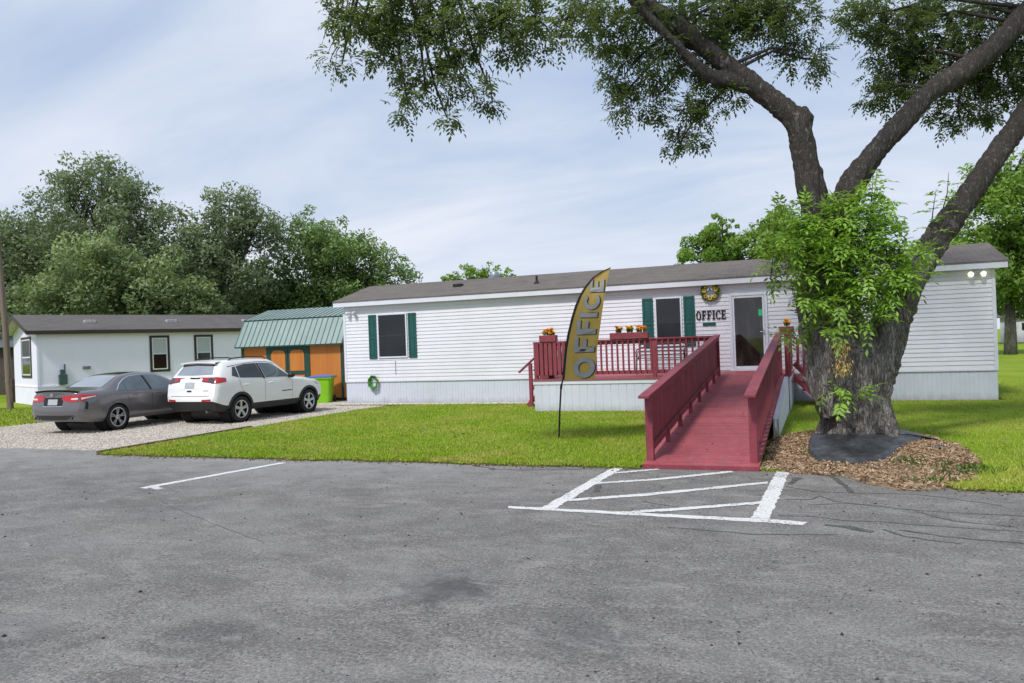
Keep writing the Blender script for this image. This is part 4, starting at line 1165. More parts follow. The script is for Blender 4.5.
for x in (2.2, 5.6, 9.2):
    mb = MB(); y = .95; zz_ = HE+.02+sl*y+.05; mb.box(x-.22, x+.22, y-.12, y+.14, zz_-.05, zz_+.09); mb.build('roof_vent', simple('pale_vent', (.42, .42, .42), .5), lr, world=False, bevel=.02)
def lh_window(x0, x1, z0, z1, gable=False):
    def T(a, o, z): return (o, a, z) if gable else (a, o, z)
    def bx(mb, a0, a1, o0, o1, z0_, z1_):
        p = T(a0, o0, z0_); q = T(a1, o1, z1_); mb.box(min(p[0], q[0]), max(p[0], q[0]), min(p[1], q[1]), max(p[1], q[1]), z0_, z1_)
    t_ = .10; mb = MB()
    bx(mb, x0, x0+t_, -.035, -.002, z0, z1); bx(mb, x1-t_, x1, -.035, -.002, z0, z1); bx(mb, x0+t_, x1-t_, -.035, -.002, z1-t_, z1); bx(mb, x0+t_, x1-t_, -.035, -.002, z0, z0+t_)
    fr = mb.build('window', M_BROWNTRIM, lh, world=False, bevel=.004)
    a0, a1, b0, b1 = x0+t_, x1-t_, z0+t_, z1-t_; s = .05; zm = (b0+b1)/2; mb = MB()
    bx(mb, a0, a0+s, -.03, -.003, b0, b1); bx(mb, a1-s, a1, -.03, -.003, b0, b1); bx(mb, a0+s, a1-s, -.03, -.003, b1-s, b1); bx(mb, a0+s, a1-s, -.03, -.003, b0, b0+s); bx(mb, a0+s, a1-s, -.032, -.003, zm-.03, zm+.03)
    mb.build('sash', M_TRIM, fr, world=False)
    mb = MB(); bx(mb, a0+s, a1-s, -.016, -.006, b0+s, zm-.03); mb.build('lower_pane', M_PANE, fr, world=False)
    mb = MB(); bx(mb, a0+s, a1-s, -.016, -.006, zm+.03, b1-s); mb.build('blind', simple('pale_blind', (.45, .48, .52), .5, .05) if not gable else M_SCREEN, fr, world=False)
lh_window(4.30, 5.15, 1.12, 2.72); lh_window(6.24, 7.10, 1.12, 2.72); lh_window(1.0, 2.75, 1.10, 2.80, True)
mb = MB(); mb.box(.72, 1.02, -.16, -.003, .80, 1.20); mb.box(.78, .96, -.13, -.003, 1.20, 1.40); mb.tube([(.95, -.06, 1.4), (.95, -.06, 1.62)], .03, 8); mb.build('meter_box', simple('grey_green_enamel', (.055, .10, .095), .5), lh, world=False, bevel=.01)
mb = MB(); mb.box(1.62, 1.92, -.05, -.003, 1.38, 1.50); mb.build('wall_vent', simple('grey_vent', (.2, .2, .2), .5), lh, world=False, bevel=.01)

# utility pole, locker, back building
m, nt, bs = new_mat('weathered_pole_wood'); n = tex(nt, 'noise', 9, 6, .7, stretch=(1, 1, .06))
nt.links.new(ramp(nt, n, [(.3, (.10, .075, .06)), (.7, (.26, .205, .165))]), bs.inputs['Base Color']); bs.inputs['Roughness'].default_value = .9; bump(nt, bs, n, .5, .02)
up = thing('utility_pole', 'weathered brown wooden utility pole leaning slightly at the left edge', 'utility pole', (-14.28, -1.0, 0))
mb = MB(); mb.tube([(-14.28, -1.0, -.1), (-14.38, -1.02, 3), (-14.75, -1.1, 9)], [.115, .105, .09], 16); mb.build('shaft', m, up, smooth=True)
mb = MB(); mb.box(-14.17, -14.05, -1.08, -.95, .25, 1.15); mb.build('service_box', simple('rusty_enamel', (.10, .07, .05), .6, .4), up, bevel=.01)
lk = thing('storage_locker', 'pale blue panelled storage locker cut off by the left edge of the photo', 'locker', (-15.4, -1.7, 0), radians(25))
mb = MB(); mb.box(-.9, .45, -.3, .3, .04, 1.46); mb.build('cabinet', simple('pale_blue_enamel', (.30, .40, .48), .55, .1, 2), lk, world=False, bevel=.02)
for z in (.1, .55, 1.0):
    mb = MB(); mb.box(-.86, .41, -.325, -.302, z, z+.38); mb.build('drawer', simple('pale_blue_front', (.36, .46, .54), .55, .1, 2), lk, world=False, bevel=.015)
bb = thing('outbuilding', 'dark brown outbuilding with grey roof far behind the utility pole', 'outbuilding', (-27.5, 8.5, 0), radians(20))
mb = MB(); mb.box(-5, 5, 0, 4, 0, 2.7); mb.prism([(0, 2.7), (4, 2.7), (2, 3.3)], -5, 5, lambda a, b, h: (h, a, b)); mb.build('wall', simple('dark_brown_boards', (.07, .055, .045), .8, .3, 3), bb, world=False)
mb = MB()
for a, b in ((-.4, 2), (4.4, 2)):
    mb.add([(-5.3, a, 2.6), (5.3, a, 2.6), (5.3, b, 3.32), (-5.3, b, 3.32), (-5.3, a, 2.66), (5.3, a, 2.66), (5.3, b, 3.38), (-5.3, b, 3.38)], [(0,3,2,1),(4,5,6,7),(0,1,5,4),(1,2,6,5),(2,3,7,6),(3,0,4,7)])
mb.build('roof', simple('grey_metal_sheet', (.13, .15, .17), .5, .2, 2), bb, world=False)
mb = MB(); mb.box(2.2, 3.2, -.03, -.002, .05, 2.1); mb.build('door', M_BROWNTRIM, bb, world=False)
fb = thing('white_building', 'low white building far off at the right edge beyond the trees', 'building', (38.5, 76, 0), radians(-15))
mb = MB(); mb.box(-6, 14, 0, 5, 0, 2.8); mb.prism([(0, 2.8), (5, 2.8), (2.5, 3.6)], -6, 14, lambda a, b, h: (h, a, b)); mb.build('wall', M_SIDING, fb, world=False)
mb = MB()
for a, b in ((-.4, 2.5), (5.4, 2.5)):
    mb.add([(-6.3, a, 2.7), (14.3, a, 2.7), (14.3, b, 3.62), (-6.3, b, 3.62), (-6.3, a, 2.78), (14.3, a, 2.78), (14.3, b, 3.70), (-6.3, b, 3.70)], [(0,3,2,1),(4,5,6,7),(0,1,5,4),(1,2,6,5),(2,3,7,6),(3,0,4,7)])
mb.build('roof', M_SHINGLE, fb, world=False)
for x in (-4, -1, 3, 7):
    mb = MB(); mb.box(x, x+.8, -.03, -.002, 1.3, 2.1); mb.build('window', M_SCREEN, fb, world=False)

# timber edging at the corner of the lawn
mb = MB(); mb.beam((1.74, -10.85, .03), (1.70, -6.6, .03), .09, .07); o = mb.build('edging_timber', simple('weathered_edging', (.12, .085, .06), .85, .35, 6), None, bevel=.01)
tag(o, 'weathered timber edging between the gravel drive and the lawn', 'edging')

# ------------------------------------------------------------------ vehicles
def catmull(P, n):
    """P (I,...) resample along axis 0, n subdivisions per segment"""
    P = np.asarray(P, float); I = len(P); out = []
    for i in range(I-1):
        p0, p1, p2, p3 = P[max(i-1, 0)], P[i], P[i+1], P[min(i+2, I-1)]
        for k in range(n):
            t = k/n
            m1 = (p2-p0)/2; m2 = (p3-p1)/2
            # limit overshoot
            h00 = 2*t**3-3*t**2+1; h10 = t**3-2*t**2+t; h01 = -2*t**3+3*t**2; h11 = t**3-t**2
            out.append(h00*p1+h10*m1*.8+h01*p2+h11*m2*.8)
    out.append(P[-1]); return np.array(out)
def car_paint(name, col, metal):
    m, nt, bs = new_mat(name)
    n = tex(nt, 'noise', 260, 2)
    nt.links.new(ramp(nt, n, [(.3, tuple(c*.93 for c in col)), (.7, tuple(min(1, c*1.05) for c in col))]), bs.inputs['Base Color'])
    bs.inputs['Metallic'].default_value = metal; bs.inputs['Roughness'].default_value = .32
    bs.inputs['Coat Weight'].default_value = .8; bs.inputs['Coat Roughness'].default_value = .05
    return m
M_CLAD = simple('black_cladding', (.028, .028, .030), .55, .15, 20)
M_TYRE = simple('tyre_rubber', (.018, .018, .018), .8, .2, 20)
M_ALLOY = simple('alloy_wheel', (.52, .53, .55), .3, .05, 5, metal=.75)
M_WELL = simple('dark_wheel_well', (.008, .008, .008), .9, .1)
M_CGLASS = pane_mat('tinted_car_glass', (.016, .022, .024), .03, .8)
M_CGLASS2 = pane_mat('reflection_tinted_car_glass', (.095, .125, .135), .03, .8)  # base colour lifted to stand in for light reflected in the side glass
M_RGLASS, nt, bs = new_mat('reflective_rear_glass'); nt.links.new(ramp(nt, tex(nt, 'noise', 1.5, 2), [(.3, (.40, .43, .45)), (.7, (.52, .55, .57))]), bs.inputs['Base Color']); bs.inputs['Metallic'].default_value = .75; bs.inputs['Roughness'].default_value = .06
M_RED_L = simple('red_lens', (.45, .012, .018), .15, .15, 20, spec=.7); M_DARK_L = simple('smoked_lens', (.06, .05, .055), .15, .2, 20, spec=.7); M_CLR_L = simple('clear_lens', (.6, .58, .58), .12, .1, spec=.7)
M_CHROME = simple('chrome', (.72, .73, .75), .15, .05, metal=1); M_GAP = simple('panel_gap', (.02, .02, .022), .8, .1)
M_PLATE = simple('licence_plate', (.40, .42, .45), .5, .2, 40)

class Car:
    def __init__(s, root, ST, wheels, Ra, paint, clad_top=None, Rear_bulge=.05, sharp=None):
        s.root = root
        P = np.array(ST)                              # I x 7 x 3
        G = catmull(P, 7); G = np.swapaxes(catmull(np.swapaxes(G, 0, 1), 6), 0, 1)
        s.nclad = 6
        I, J = G.shape[:2]
        rowc = lambda row, bul, sg: None
        V = []; F = []; cl = []
        def addgrid(Q, cladrows=True, rev=False):
            b = len(V); a_, b_ = Q.shape[:2]
            V.extend(Q.reshape(-1, 3).tolist())
            for i in range(a_-1):
                for j in range(b_-1):
                    f_ = (b+i*b_+j, b+(i+1)*b_+j, b+(i+1)*b_+j+1, b+i*b_+j+1)
                    F.append(f_); cl.append(j < s.nclad)
        # snap wheel arches
        keep = np.ones((I-1, J-1), bool)
        for (wx, wz) in wheels:
            d = np.sqrt((G[:, :, 0]-wx)**2+(G[:, :, 2]-wz)**2)
            ins = (d < Ra) & (G[:, :, 1] > .55)
            for i in range(I-1):
                for j in range(J-1):
                    if ins[i, j] and ins[i+1, j] and ins[i, j+1] and ins[i+1, j+1]: keep[i, j] = False
            ii, jj = np.where(ins)
            for i, j in zip(ii, jj):
                k = Ra/max(d[i, j], 1e-3); G[i, j, 0] = wx+(G[i, j, 0]-wx)*k; G[i, j, 2] = wz+(G[i, j, 2]-wz)*k
        for sg in (1, -1):
            Q = G.copy(); Q[:, :, 1] *= sg; b = len(V); V.extend(Q.reshape(-1, 3).tolist())
            for i in range(I-1):
                for j in range(J-1):
                    if keep[i, j]:
                        F.append((b+i*J+j, b+(i+1)*J+j, b+(i+1)*J+j+1, b+i*J+j+1)); cl.append(j < s.nclad)
        J4 = 4*6
        for end, sg in ((0, -1), (I-1, 1)):
            row = G[end]; Q = []
            for j in range(J4+1):
                fr = np.linspace(1, -1, 15); p = row[j]
                bul = Rear_bulge*(1-np.abs(fr)**2.2)
                zc = (row[-1][2]-row[J4][2])*max(0, (j-3*6)/6)
                Q.append([[p[0]+sg*bul[k], p[1]*fr[k], p[2]+zc*(1-fr[k]**2)] for k in range(15)])
            Q = np.swapaxes(np.array(Q), 0, 1); addgrid(Q)
        # underside
        lo = G[:, 0]; Q = np.stack([lo, lo*np.array([1, -1, 1])], 1); b = len(V); V.extend(Q.reshape(-1, 3).tolist())
        for i in range(len(lo)-1): F.append((b+2*i, b+2*i+1, b+2*i+3, b+2*i+2)); cl.append(True)
        me = bpy.data.meshes.new('body'); 
        bm = bmesh.new(); vs = [bm.verts.new(v) for v in V]; li = bm.faces.layers.int.new('clad')
        for f_, c in zip(F, cl):
            try: fc = bm.faces.new([vs[i] for i in f_]); fc[li] = int(c)
            except ValueError: pass
        bmesh.ops.remove_doubles(bm, verts=bm.verts, dist=.0008); bmesh.ops.recalc_face_normals(bm, faces=bm.faces)
        for fc in bm.faces: fc.smooth = True
        s.bvh = BVHTree.FromBMesh(bm)
        if clad_top:
            bm2 = bm.copy(); l2 = bm2.faces.layers.int['clad']
            bmesh.ops.delete(bm2, geom=[x for x in bm2.faces if not x[l2]], context='FACES')
            bmesh.ops.delete(bm, geom=[x for x in bm.faces if x[li]], context='FACES')
            mc = bpy.data.meshes.new('cladding'); bm2.to_mesh(mc); bm2.free(); link('lower_cladding', mc, M_CLAD, root, False)
        bm.to_mesh(me); bm.free(); me.set_sharp_from_angle(angle=radians(42))
        s.body = link('body', me, paint, root, False)
    def hit(s, o, d):
        h = s.bvh.ray_cast(Vector(o), Vector(d))
        return h
    def patch(s, name, lo_, hi_, mat, mode, n=14, m=6, off=.006, par=None, side=1):
        """ruled patch between polylines (a,z) lo_/hi_ projected onto the body. mode: 'side','rear','top'"""
        def res(pl, k):
            L = [0]
            for i in range(len(pl)-1): L.append(L[-1]+math.dist(pl[i], pl[i+1]))
            out = []
            for j in range(k+1):
                d_ = L[-1]*j/k; i = 0
                while i < len(pl)-2 and d_ > L[i+1]: i += 1
                t = 0 if L[i+1] == L[i] else (d_-L[i])/(L[i+1]-L[i]); out.append((pl[i][0]*(1-t)+pl[i+1][0]*t, pl[i][1]*(1-t)+pl[i+1][1]*t))
            return out
        A = res(lo_, n); B = res(hi_, n); rows = []; last = None
        for j in range(m+1):
            row = []
            for i in range(n+1):
                a = A[i][0]+(B[i][0]-A[i][0])*j/m; z = A[i][1]+(B[i][1]-A[i][1])*j/m
                if mode == 'side': o, d = (a, 3*side, z), (0, -side, 0)
                elif mode == 'rear': o, d = (-6, a, z), (1, 0, 0)
                elif mode == 'front': o, d = (9, a, z), (-1, 0, 0)
                else: o, d = (z, a, 5), (0, 0, -1)
                h = s.hit(o, d)
                if h[0] is None: p = Vector(last if last else o)
                else:
                    nn = h[1]
                    if nn.dot(Vector(d)) > 0: nn = -nn
                    p = h[0]+nn*off
                last = p; row.append(tuple(p))
            rows.append(row)
        mb = MB(); mb.grid(rows)
        return mb.build(name, mat, par or s.root, smooth='all', world=False)
    def both(s, *a, **k):
        return [s.patch(*a, side=sg, **k) for sg in (1, -1)]

def wheel(root, x, y, R, wd, rim_r, spokes, sg, double=False):
    M = Matrix.Translation((x, y, R)) @ Matrix.Rotation(-sg*pi/2, 4, 'X')      # local +z -> outward (sg*y)
    h = wd/2
    mb = MB(); mb.lathe([(rim_r-.01, -h*.9), (rim_r+.02, -h), (R-.03, -h*.95), (R-.006, -h*.72), (R, -h*.3), (R, h*.3), (R-.006, h*.72), (R-.03, h*.95), (rim_r+.03, h), (rim_r, h*.93), (rim_r-.006, h*.7)], 40, M)
    ty = mb.build('wheel', M_TYRE, root, smooth=True, world=False)
    mb = MB(); mb.lathe([(0, h*.30), (rim_r-.03, h*.25), (rim_r-.004, h*.5)], 36, M); mb.build('rim_back', M_WELL, ty, smooth=True, world=False)
    mb = MB(); mb.lathe([(rim_r+.004, h*.80), (rim_r+.004, h*.95), (rim_r-.012, h*.97), (rim_r-.022, h*.82)], 40, M)
    mb.lathe([(0, h*.86), (.032, h*.86), (.06, h*.80), (.07, h*.60)], 20, M)
    for k in range(spokes):
        a = 2*pi*k/spokes+.3
        offs = (-.16, .16) if double else (0,)
        for o_ in offs:
            w0, w1 = (.030, .032) if double else (.058, .085)
            c, s_ = cos(a+o_*.2), sin(a+o_*.2); c2, s2 = cos(a+o_), sin(a+o_)
            p0 = Vector((c*.05, s_*.05, 0)); p1 = Vector((c2*(rim_r-.012), s2*(rim_r-.012), 0)); pr = Vector((-s_, c, 0))
            q = [p0-pr*w0/2, p1-pr*w1/2, p1+pr*w1/2, p0+pr*w0/2]
            vs = [M @ (v+Vector((0, 0, h*.55))) for v in q]+[M @ (v+Vector((0, 0, h*(.82 if i in (0, 3) else .9)))) for i, v in enumerate(q)]
            mb.add(vs, [(0,3,2,1),(4,5,6,7),(0,1,5,4),(1,2,6,5),(2,3,7,6),(3,0,4,7)])
    mb.build('rim', M_ALLOY, ty, smooth=True, world=False)
    return ty
def well(root, x, z, Ra, y0, y1):
    for sg in (1, -1):
        mb = MB(); M = Matrix.Translation((x, sg*y0, z)) @ Matrix.Rotation(-sg*pi/2, 4, 'X')
        mb.lathe([(0, 0), (Ra+.02, 0), (Ra+.02, y1-y0)], 32, M); mb.build('wheel_well', M_WELL, root, smooth=True, world=False)

def arch_ring(car, wx, wz, r0, r1, mat, a0, a1, off=.012):
    for sg in (1, -1):
        lo_ = [(wx+r0*cos(a), wz+r0*sin(a)) for a in np.linspace(a0, a1, 40)]; hi_ = [(wx+r1*cos(a), wz+r1*sin(a)) for a in np.linspace(a0, a1, 40)]
        rows = []
        for (a, b) in zip(lo_, hi_):
            row = []
            h = car.hit((b[0], 3*sg, b[1]), (0, -sg, 0)); yb = h[0].y if h[0] is not None else .88*sg
            row.append((b[0], yb+sg*.001, b[1])); row.append((b[0]*.9+a[0]*.1, yb+sg*off, b[1]*.9+a[1]*.1))
            row.append((a[0], yb+sg*off, a[1])); row.append((a[0], yb-sg*.06, a[1]))
            rows.append(row)
        mb = MB(); mb.grid(rows); mb.build('arch_trim', mat, car.root, smooth=True, world=False)

def suv():
    R_t = .345
    root = thing('suv', 'white SUV with black lower cladding parked nose away on the gravel beside the lawn', 'SUV', (-.55, -5.27, .008), radians(86.2))
    def stn(xs, zt, zb, ybelt, yroof, zbelt, zs=(.30, .47, .74), ys=(.80, .885, .905), xr=None):
        """xs: x for each level or scalar"""
        if not hasattr(xs, '__len__'): xs = [xs]*7
        return [(xs[0], ys[0], zs[0]), (xs[1], ys[1], zs[1]), (xs[2], ys[2], zs[2]), (xs[3], ybelt, zbelt), (xs[4], yroof, zt-.075), (xs[5], yroof*.62, zt-.012), (xs[6], 0, zt)]
    ST = [
     stn([-.74, -.84, -.80, -.74, -.45, -.48, -.49], 1.605, 0, .80, .60, 1.10, (.42, .60, .82), (.70, .77, .82)),
     stn([-.70, -.76, -.70, -.64, -.34, -.36, -.38], 1.625, 0, .855, .645, 1.10, (.37, .56, .80), (.76, .84, .875)),
     stn([-.46, -.46, -.44, -.38, -.16, -.17, -.18], 1.64, 0, .885, .67, 1.10, (.31, .47, .75), (.79, .885, .905)),
     stn(.1, 1.64, 0, .895, .685, 1.085), stn(.7, 1.645, 0, .895, .69, 1.06), stn(1.1, 1.635, 0, .895, .685, 1.045),
     stn([1.35, 1.35, 1.35, 1.42, 1.38, 1.32, 1.30], 1.60, 0, .895, .675, 1.035),
     stn([1.75, 1.75, 1.75, 1.8, 1.78, 1.78, 1.80], 1.385, 0, .89, .69, 1.025), 
     stn([2.12, 2.12, 2.12, 2.14, 2.14, 2.18, 2.24], 1.115, 0, .885, .735, 1.015),
     stn(2.55, 1.075, 0, .87, .72, .97), stn([2.95]*7, 1.045, 0, .855, .68, .94),
     stn([3.22, 3.24, 3.24, 3.2, 3.16, 3.18, 3.2], .985, 0, .80, .62, .86, (.31, .50, .70), (.74, .82, .83)),
     stn([3.36, 3.42, 3.42, 3.38, 3.34, 3.36, 3.36], .86, 0, .66, .52, .76, (.30, .48, .64), (.60, .68, .68)),
    ]
    paint = car_paint('white_car_paint', (.80, .80, .80), .0)
    wheels = [(0, R_t+.0), (2.636, R_t)]; Ra = .385
    c = Car(root, ST, wheels, Ra, paint, clad_top=True, Rear_bulge=.06)
    for wx, wz in wheels:
        well(root, wx, wz, Ra, .50, .86); arch_ring(c, wx, wz, Ra-.006, Ra+.065, M_CLAD, radians(-5), radians(185))
        for sg in (1, -1): wheel(root, wx, sg*.795, R_t, .225, .225, 5, sg)
    # side glass
    c.both('quarter_window', [(-.25, 1.215), (-.03, 1.155)], [(-.15, 1.43), (-.05, 1.44)], M_CGLASS, 'side')
    c.both('rear_door_window', [(.0, 1.15), (.82, 1.115)], [(-.02, 1.445), (.3, 1.495), (.70, 1.51)], M_CGLASS, 'side')
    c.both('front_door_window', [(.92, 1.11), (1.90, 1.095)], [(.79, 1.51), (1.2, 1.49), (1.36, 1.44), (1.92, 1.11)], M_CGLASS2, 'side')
    c.both('pillar_trim', [(.835, 1.09), (.905, 1.085)], [(.715, 1.51), (.775, 1.51)], M_GAP, 'side', off=.007)
    c.both('roof_arch_trim', [(-.30, 1.44), (-.02, 1.475), (.4, 1.522), (.8, 1.54), (1.2, 1.52), (1.4, 1.46)], [(-.30, 1.452), (-.02, 1.487), (.4, 1.532), (.8, 1.55), (1.2, 1.53), (1.41, 1.468)], M_GAP, 'side', m=1, off=.007)
    c.patch('rear_window', [(-.62, 1.26), (0, 1.25), (.62, 1.26)], [(-.53, 1.475), (0, 1.50), (.53, 1.475)], M_RGLASS, 'rear')
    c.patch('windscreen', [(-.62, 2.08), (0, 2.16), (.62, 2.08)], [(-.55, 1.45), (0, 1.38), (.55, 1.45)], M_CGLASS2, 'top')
    mb = MB(); 
    rows = [[(-.36, y, 1.622-.03*abs(y/.6)**2), (-.60+.05*abs(y/.6)**2, y, 1.597-.035*abs(y/.6)**2), (-.60+.05*abs(y/.6)**2, y, 1.567-.035*abs(y/.6)**2), (-.41, y, 1.535-.03*abs(y/.6)**2)] for y in np.linspace(-.60, .60, 13)]
    mb.grid(rows); mb.build('roof_spoiler', paint, root, smooth=True, world=False)
    c.patch('spoiler_shadow_strip', [(-.56, 1.47), (0, 1.495), (.56, 1.47)], [(-.55, 1.51), (0, 1.535), (.55, 1.51)], M_GAP, 'rear', m=2, off=.008)
    mb = MB(); mb.beam((-.77, .03, 1.19), (-.76, -.28, 1.18), .03, .03); mb.build('rear_wiper', M_BLACK, root, world=False)
    # tail lights wrap to the side
    for sg in (1, -1):
        c.patch('tail_light', [(sg*.38, 1.09), (sg*.76, 1.045)], [(sg*.40, 1.185), (sg*.785, 1.20)], M_DARK_L, 'rear', off=.009)
        c.patch('tail_light', [(-.78, 1.04), (-.48, 1.07)], [(-.745, 1.20), (-.46, 1.17)], M_RED_L, 'side', off=.009, side=sg)
        c.patch('tail_light_lens', [(sg*.43, 1.105), (sg*.58, 1.09)], [(sg*.44, 1.17), (sg*.59, 1.17)], M_RED_L, 'rear', off=.012)
        c.patch('reflector', [(sg*.45, .60), (sg*.72, .61)], [(sg*.45, .645), (sg*.72, .655)], M_RED_L, 'rear', m=1, off=.012)
    c.patch('licence_plate_recess', [(-.30, .92), (.30, .92)], [(-.30, 1.10), (.30, 1.10)], paint, 'rear', off=.004)
    c.patch('licence_plate', [(-.16, .935), (.16, .935)], [(-.16, 1.08), (.16, 1.08)], M_PLATE, 'rear', m=2, off=.012)
    c.patch('tailgate_gap', [(-.66, .73), (.66, .73)], [(-.66, .74), (.66, .74)], M_GAP, 'rear', m=1, off=.004)
    c.patch('rear_badge', [(-.08, .84), (.08, .84)], [(-.08, .88), (.08, .88)], M_GAP, 'rear', m=1, off=.008)
    c.patch('rear_badge', [(-.62, .86), (-.46, .86)], [(-.62, .88), (-.46, .88)], M_CHROME, 'rear', m=1, off=.008)
    for x0, x1 in ((.875, .883), (1.94, 1.948)):
        c.both('door_gap', [(x0, .50), (x1, .50)], [(x0+.0, 1.075), (x1, 1.075)], M_GAP, 'side', n=2, off=.003)
    c.both('door_gap', [(.34, .50), (.348, .50)], [(-.02, .95), (-.012, .95)], M_GAP, 'side', n=2, off=.003)
    c.both('door_gap', [(-.02, .95), (-.012, .95)], [(-.03, 1.12), (-.022, 1.12)], M_GAP, 'side', n=2, off=.003)
    c.both('side_badge', [(1.52, .70), (1.92, .70)], [(1.52, .725), (1.92, .725)], M_GAP, 'side', m=1, off=.005)
    for sg in (1, -1):
        for x in (.08, .98):
            mb = MB(); mb.tube([(x, sg*.895, .965), (x+.04, sg*.93, .97), (x+.18, sg*.93, .97), (x+.22, sg*.895, .965)], .014, 8); mb.build('door_handle', paint, root, smooth=True, world=False)
        mb = MB(); rows = [[(1.80+.10*cos(b)*cos(a)*1.0+.03, sg*(.985+.10*sin(b)*cos(a)), 1.13+.075*sin(a)) for b in np.linspace(0, 2*pi, 15)] for a in np.linspace(-pi/2, pi/2, 9)]
        mb.grid(rows); mb.beam((1.84, sg*.86, 1.08), (1.83, sg*.95, 1.10), .06, .04); mb.build('door_mirror', M_BLACK, root, smooth=True, world=False)
        mb = MB(); mb.tube([(-.12, sg*.60, 1.60), (-.02, sg*.60, 1.655), (.5, sg*.60, 1.685), (1.1, sg*.60, 1.67), (1.24, sg*.60, 1.62)], .017, 8); mb.build('roof_rail', M_BLACK, root, smooth=True, world=False)
        c.patch('headlamp', [(2.95, .80), (3.28, .78)], [(2.9, .90), (3.2, .86)], M_CLR_L, 'side', off=.006, side=sg)
    mb = MB(); mb.tube([(-.74, -.45, .33), (-.3, -.45, .33)], .035, 10); mb.build('exhaust_pipe', M_CHROME, root, smooth=True, world=False)
    mb = MB(); mb.box(-.55, 3.0, -.45, .45, .32, .48); mb.build('underbody', M_WELL, root, world=False)
    return root
suv()

def sedan():
    R_t = .335
    root = thing('sedan', 'dark grey sedan with red tail lamps parked nose away on the gravel at left', 'car', (-2.72, -7.2, .008), radians(90.6))
    root.scale = (.97, .97, .97)
    def stn(xs, zt, ybelt, yroof, zbelt, zs=(.26, .42, .70), ys=(.82, .90, .915), dz=.06):
        if not hasattr(xs, '__len__'): xs = [xs]*7
        return [(xs[0], ys[0], zs[0]), (xs[1], ys[1], zs[1]), (xs[2], ys[2], zs[2]), (xs[3], ybelt, zbelt), (xs[4], yroof, zt-dz), (xs[5], yroof*.6, zt-.012), (xs[6], 0, zt)]
    ST = [
     stn([-.98, -1.04, -1.03, -1.0, -1.0, -1.02, -1.03], 1.055, .76, .66, .90, (.33, .50, .70), (.72, .78, .80), .045),
     stn([-.92, -.93, -.90, -.86, -.90, -.92, -.93], 1.065, .835, .72, .915, (.30, .47, .70), (.78, .86, .875), .045),
     stn([-.62, -.60, -.58, -.56, -.56, -.58, -.60], 1.09, .88, .745, .935, (.27, .43, .70), (.81, .90, .915), .045),
     stn([-.34, -.34, -.32, -.30, -.26, -.30, -.34], 1.125, .895, .74, .95, dz=.055),
     stn([0, 0, 0, .02, .08, .05, .02], 1.265, .90, .68, .955, dz=.06),
     stn([.32, .32, .32, .34, .40, .40, .40], 1.395, .90, .62, .95, dz=.065), stn(.8, 1.445, .90, .60, .94, dz=.065), stn(1.2, 1.445, .90, .60, .93, dz=.065),
     stn([1.5, 1.5, 1.5, 1.55, 1.58, 1.52, 1.50], 1.405, .90, .60, .92, dz=.06),
     stn([2.0, 2.0, 2.0, 2.05, 2.08, 2.05, 2.05], 1.195, .895, .68, .905, dz=.06),
     stn([2.42, 2.42, 2.42, 2.45, 2.48, 2.5, 2.55], .995, .885, .74, .885, dz=.05), stn(2.95, .935, .87, .72, .83, dz=.05), stn(3.35, .865, .83, .66, .76, dz=.05),
     stn([3.6, 3.62, 3.62, 3.58, 3.56, 3.58, 3.6], .78, .74, .56, .68, (.24, .40, .58), (.70, .78, .78), .05), stn([3.72, 3.78, 3.78, 3.74, 3.70, 3.72, 3.73], .68, .58, .45, .60, (.22, .36, .50), (.55, .62, .62), .05),
    ]
    paint = car_paint('grey_metallic_car_paint', (.165, .160, .165), .55)
    wheels = [(0, R_t), (2.825, R_t)]; Ra = .365
    c = Car(root, ST, wheels, Ra, paint, clad_top=False, Rear_bulge=.075)
    for wx, wz in wheels:
        well(root, wx, wz, Ra, .50, .87); arch_ring(c, wx, wz, Ra-.004, Ra+.02, paint, radians(-8), radians(188), off=.008)
        for sg in (1, -1): wheel(root, wx, sg*.80, R_t, .225, .238, 5, sg, double=True)
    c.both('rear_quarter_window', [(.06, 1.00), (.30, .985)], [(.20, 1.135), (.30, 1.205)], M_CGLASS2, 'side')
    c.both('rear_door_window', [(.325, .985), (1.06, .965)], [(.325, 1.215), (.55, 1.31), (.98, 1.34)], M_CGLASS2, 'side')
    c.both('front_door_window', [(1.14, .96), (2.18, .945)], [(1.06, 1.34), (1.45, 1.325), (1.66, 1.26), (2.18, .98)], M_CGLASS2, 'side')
    c.both('window_chrome', [(.02, 1.0), (.19, 1.15), (.40, 1.275), (.60, 1.335), (1.0, 1.362), (1.45, 1.345), (1.7, 1.27)], [(.0, 1.01), (.17, 1.165), (.39, 1.29), (.60, 1.35), (1.0, 1.376), (1.46, 1.357), (1.71, 1.28)], M_CHROME, 'side', m=1, n=24, off=.007)
    c.both('pillar_trim', [(1.075, .965), (1.125, .96)], [(.995, 1.34), (1.045, 1.34)], M_GAP, 'side', off=.007)
    c.patch('rear_window', [(-.64, -.27), (0, -.36), (.64, -.27)], [(-.50, .34), (0, .36), (.50, .34)], M_RGLASS, 'top', n=16, m=10, off=.006)
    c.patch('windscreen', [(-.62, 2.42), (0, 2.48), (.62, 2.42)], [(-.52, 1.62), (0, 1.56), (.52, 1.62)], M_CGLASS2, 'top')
    c.patch('sunroof', [(-.42, .55), (.42, .55)], [(-.42, 1.35), (.42, 1.35)], M_CGLASS, 'top', off=.004)
    mb = MB()
    rows = [[(-.88, y, 1.068-.03*(y/.7)**2), (-1.09+.06*(y/.7)**2, y, 1.098-.035*(y/.7)**2), (-1.085+.06*(y/.7)**2, y, 1.075-.035*(y/.7)**2), (-.99, y, 1.045-.04*(y/.7)**2)] for y in np.linspace(-.68, .68, 15)]
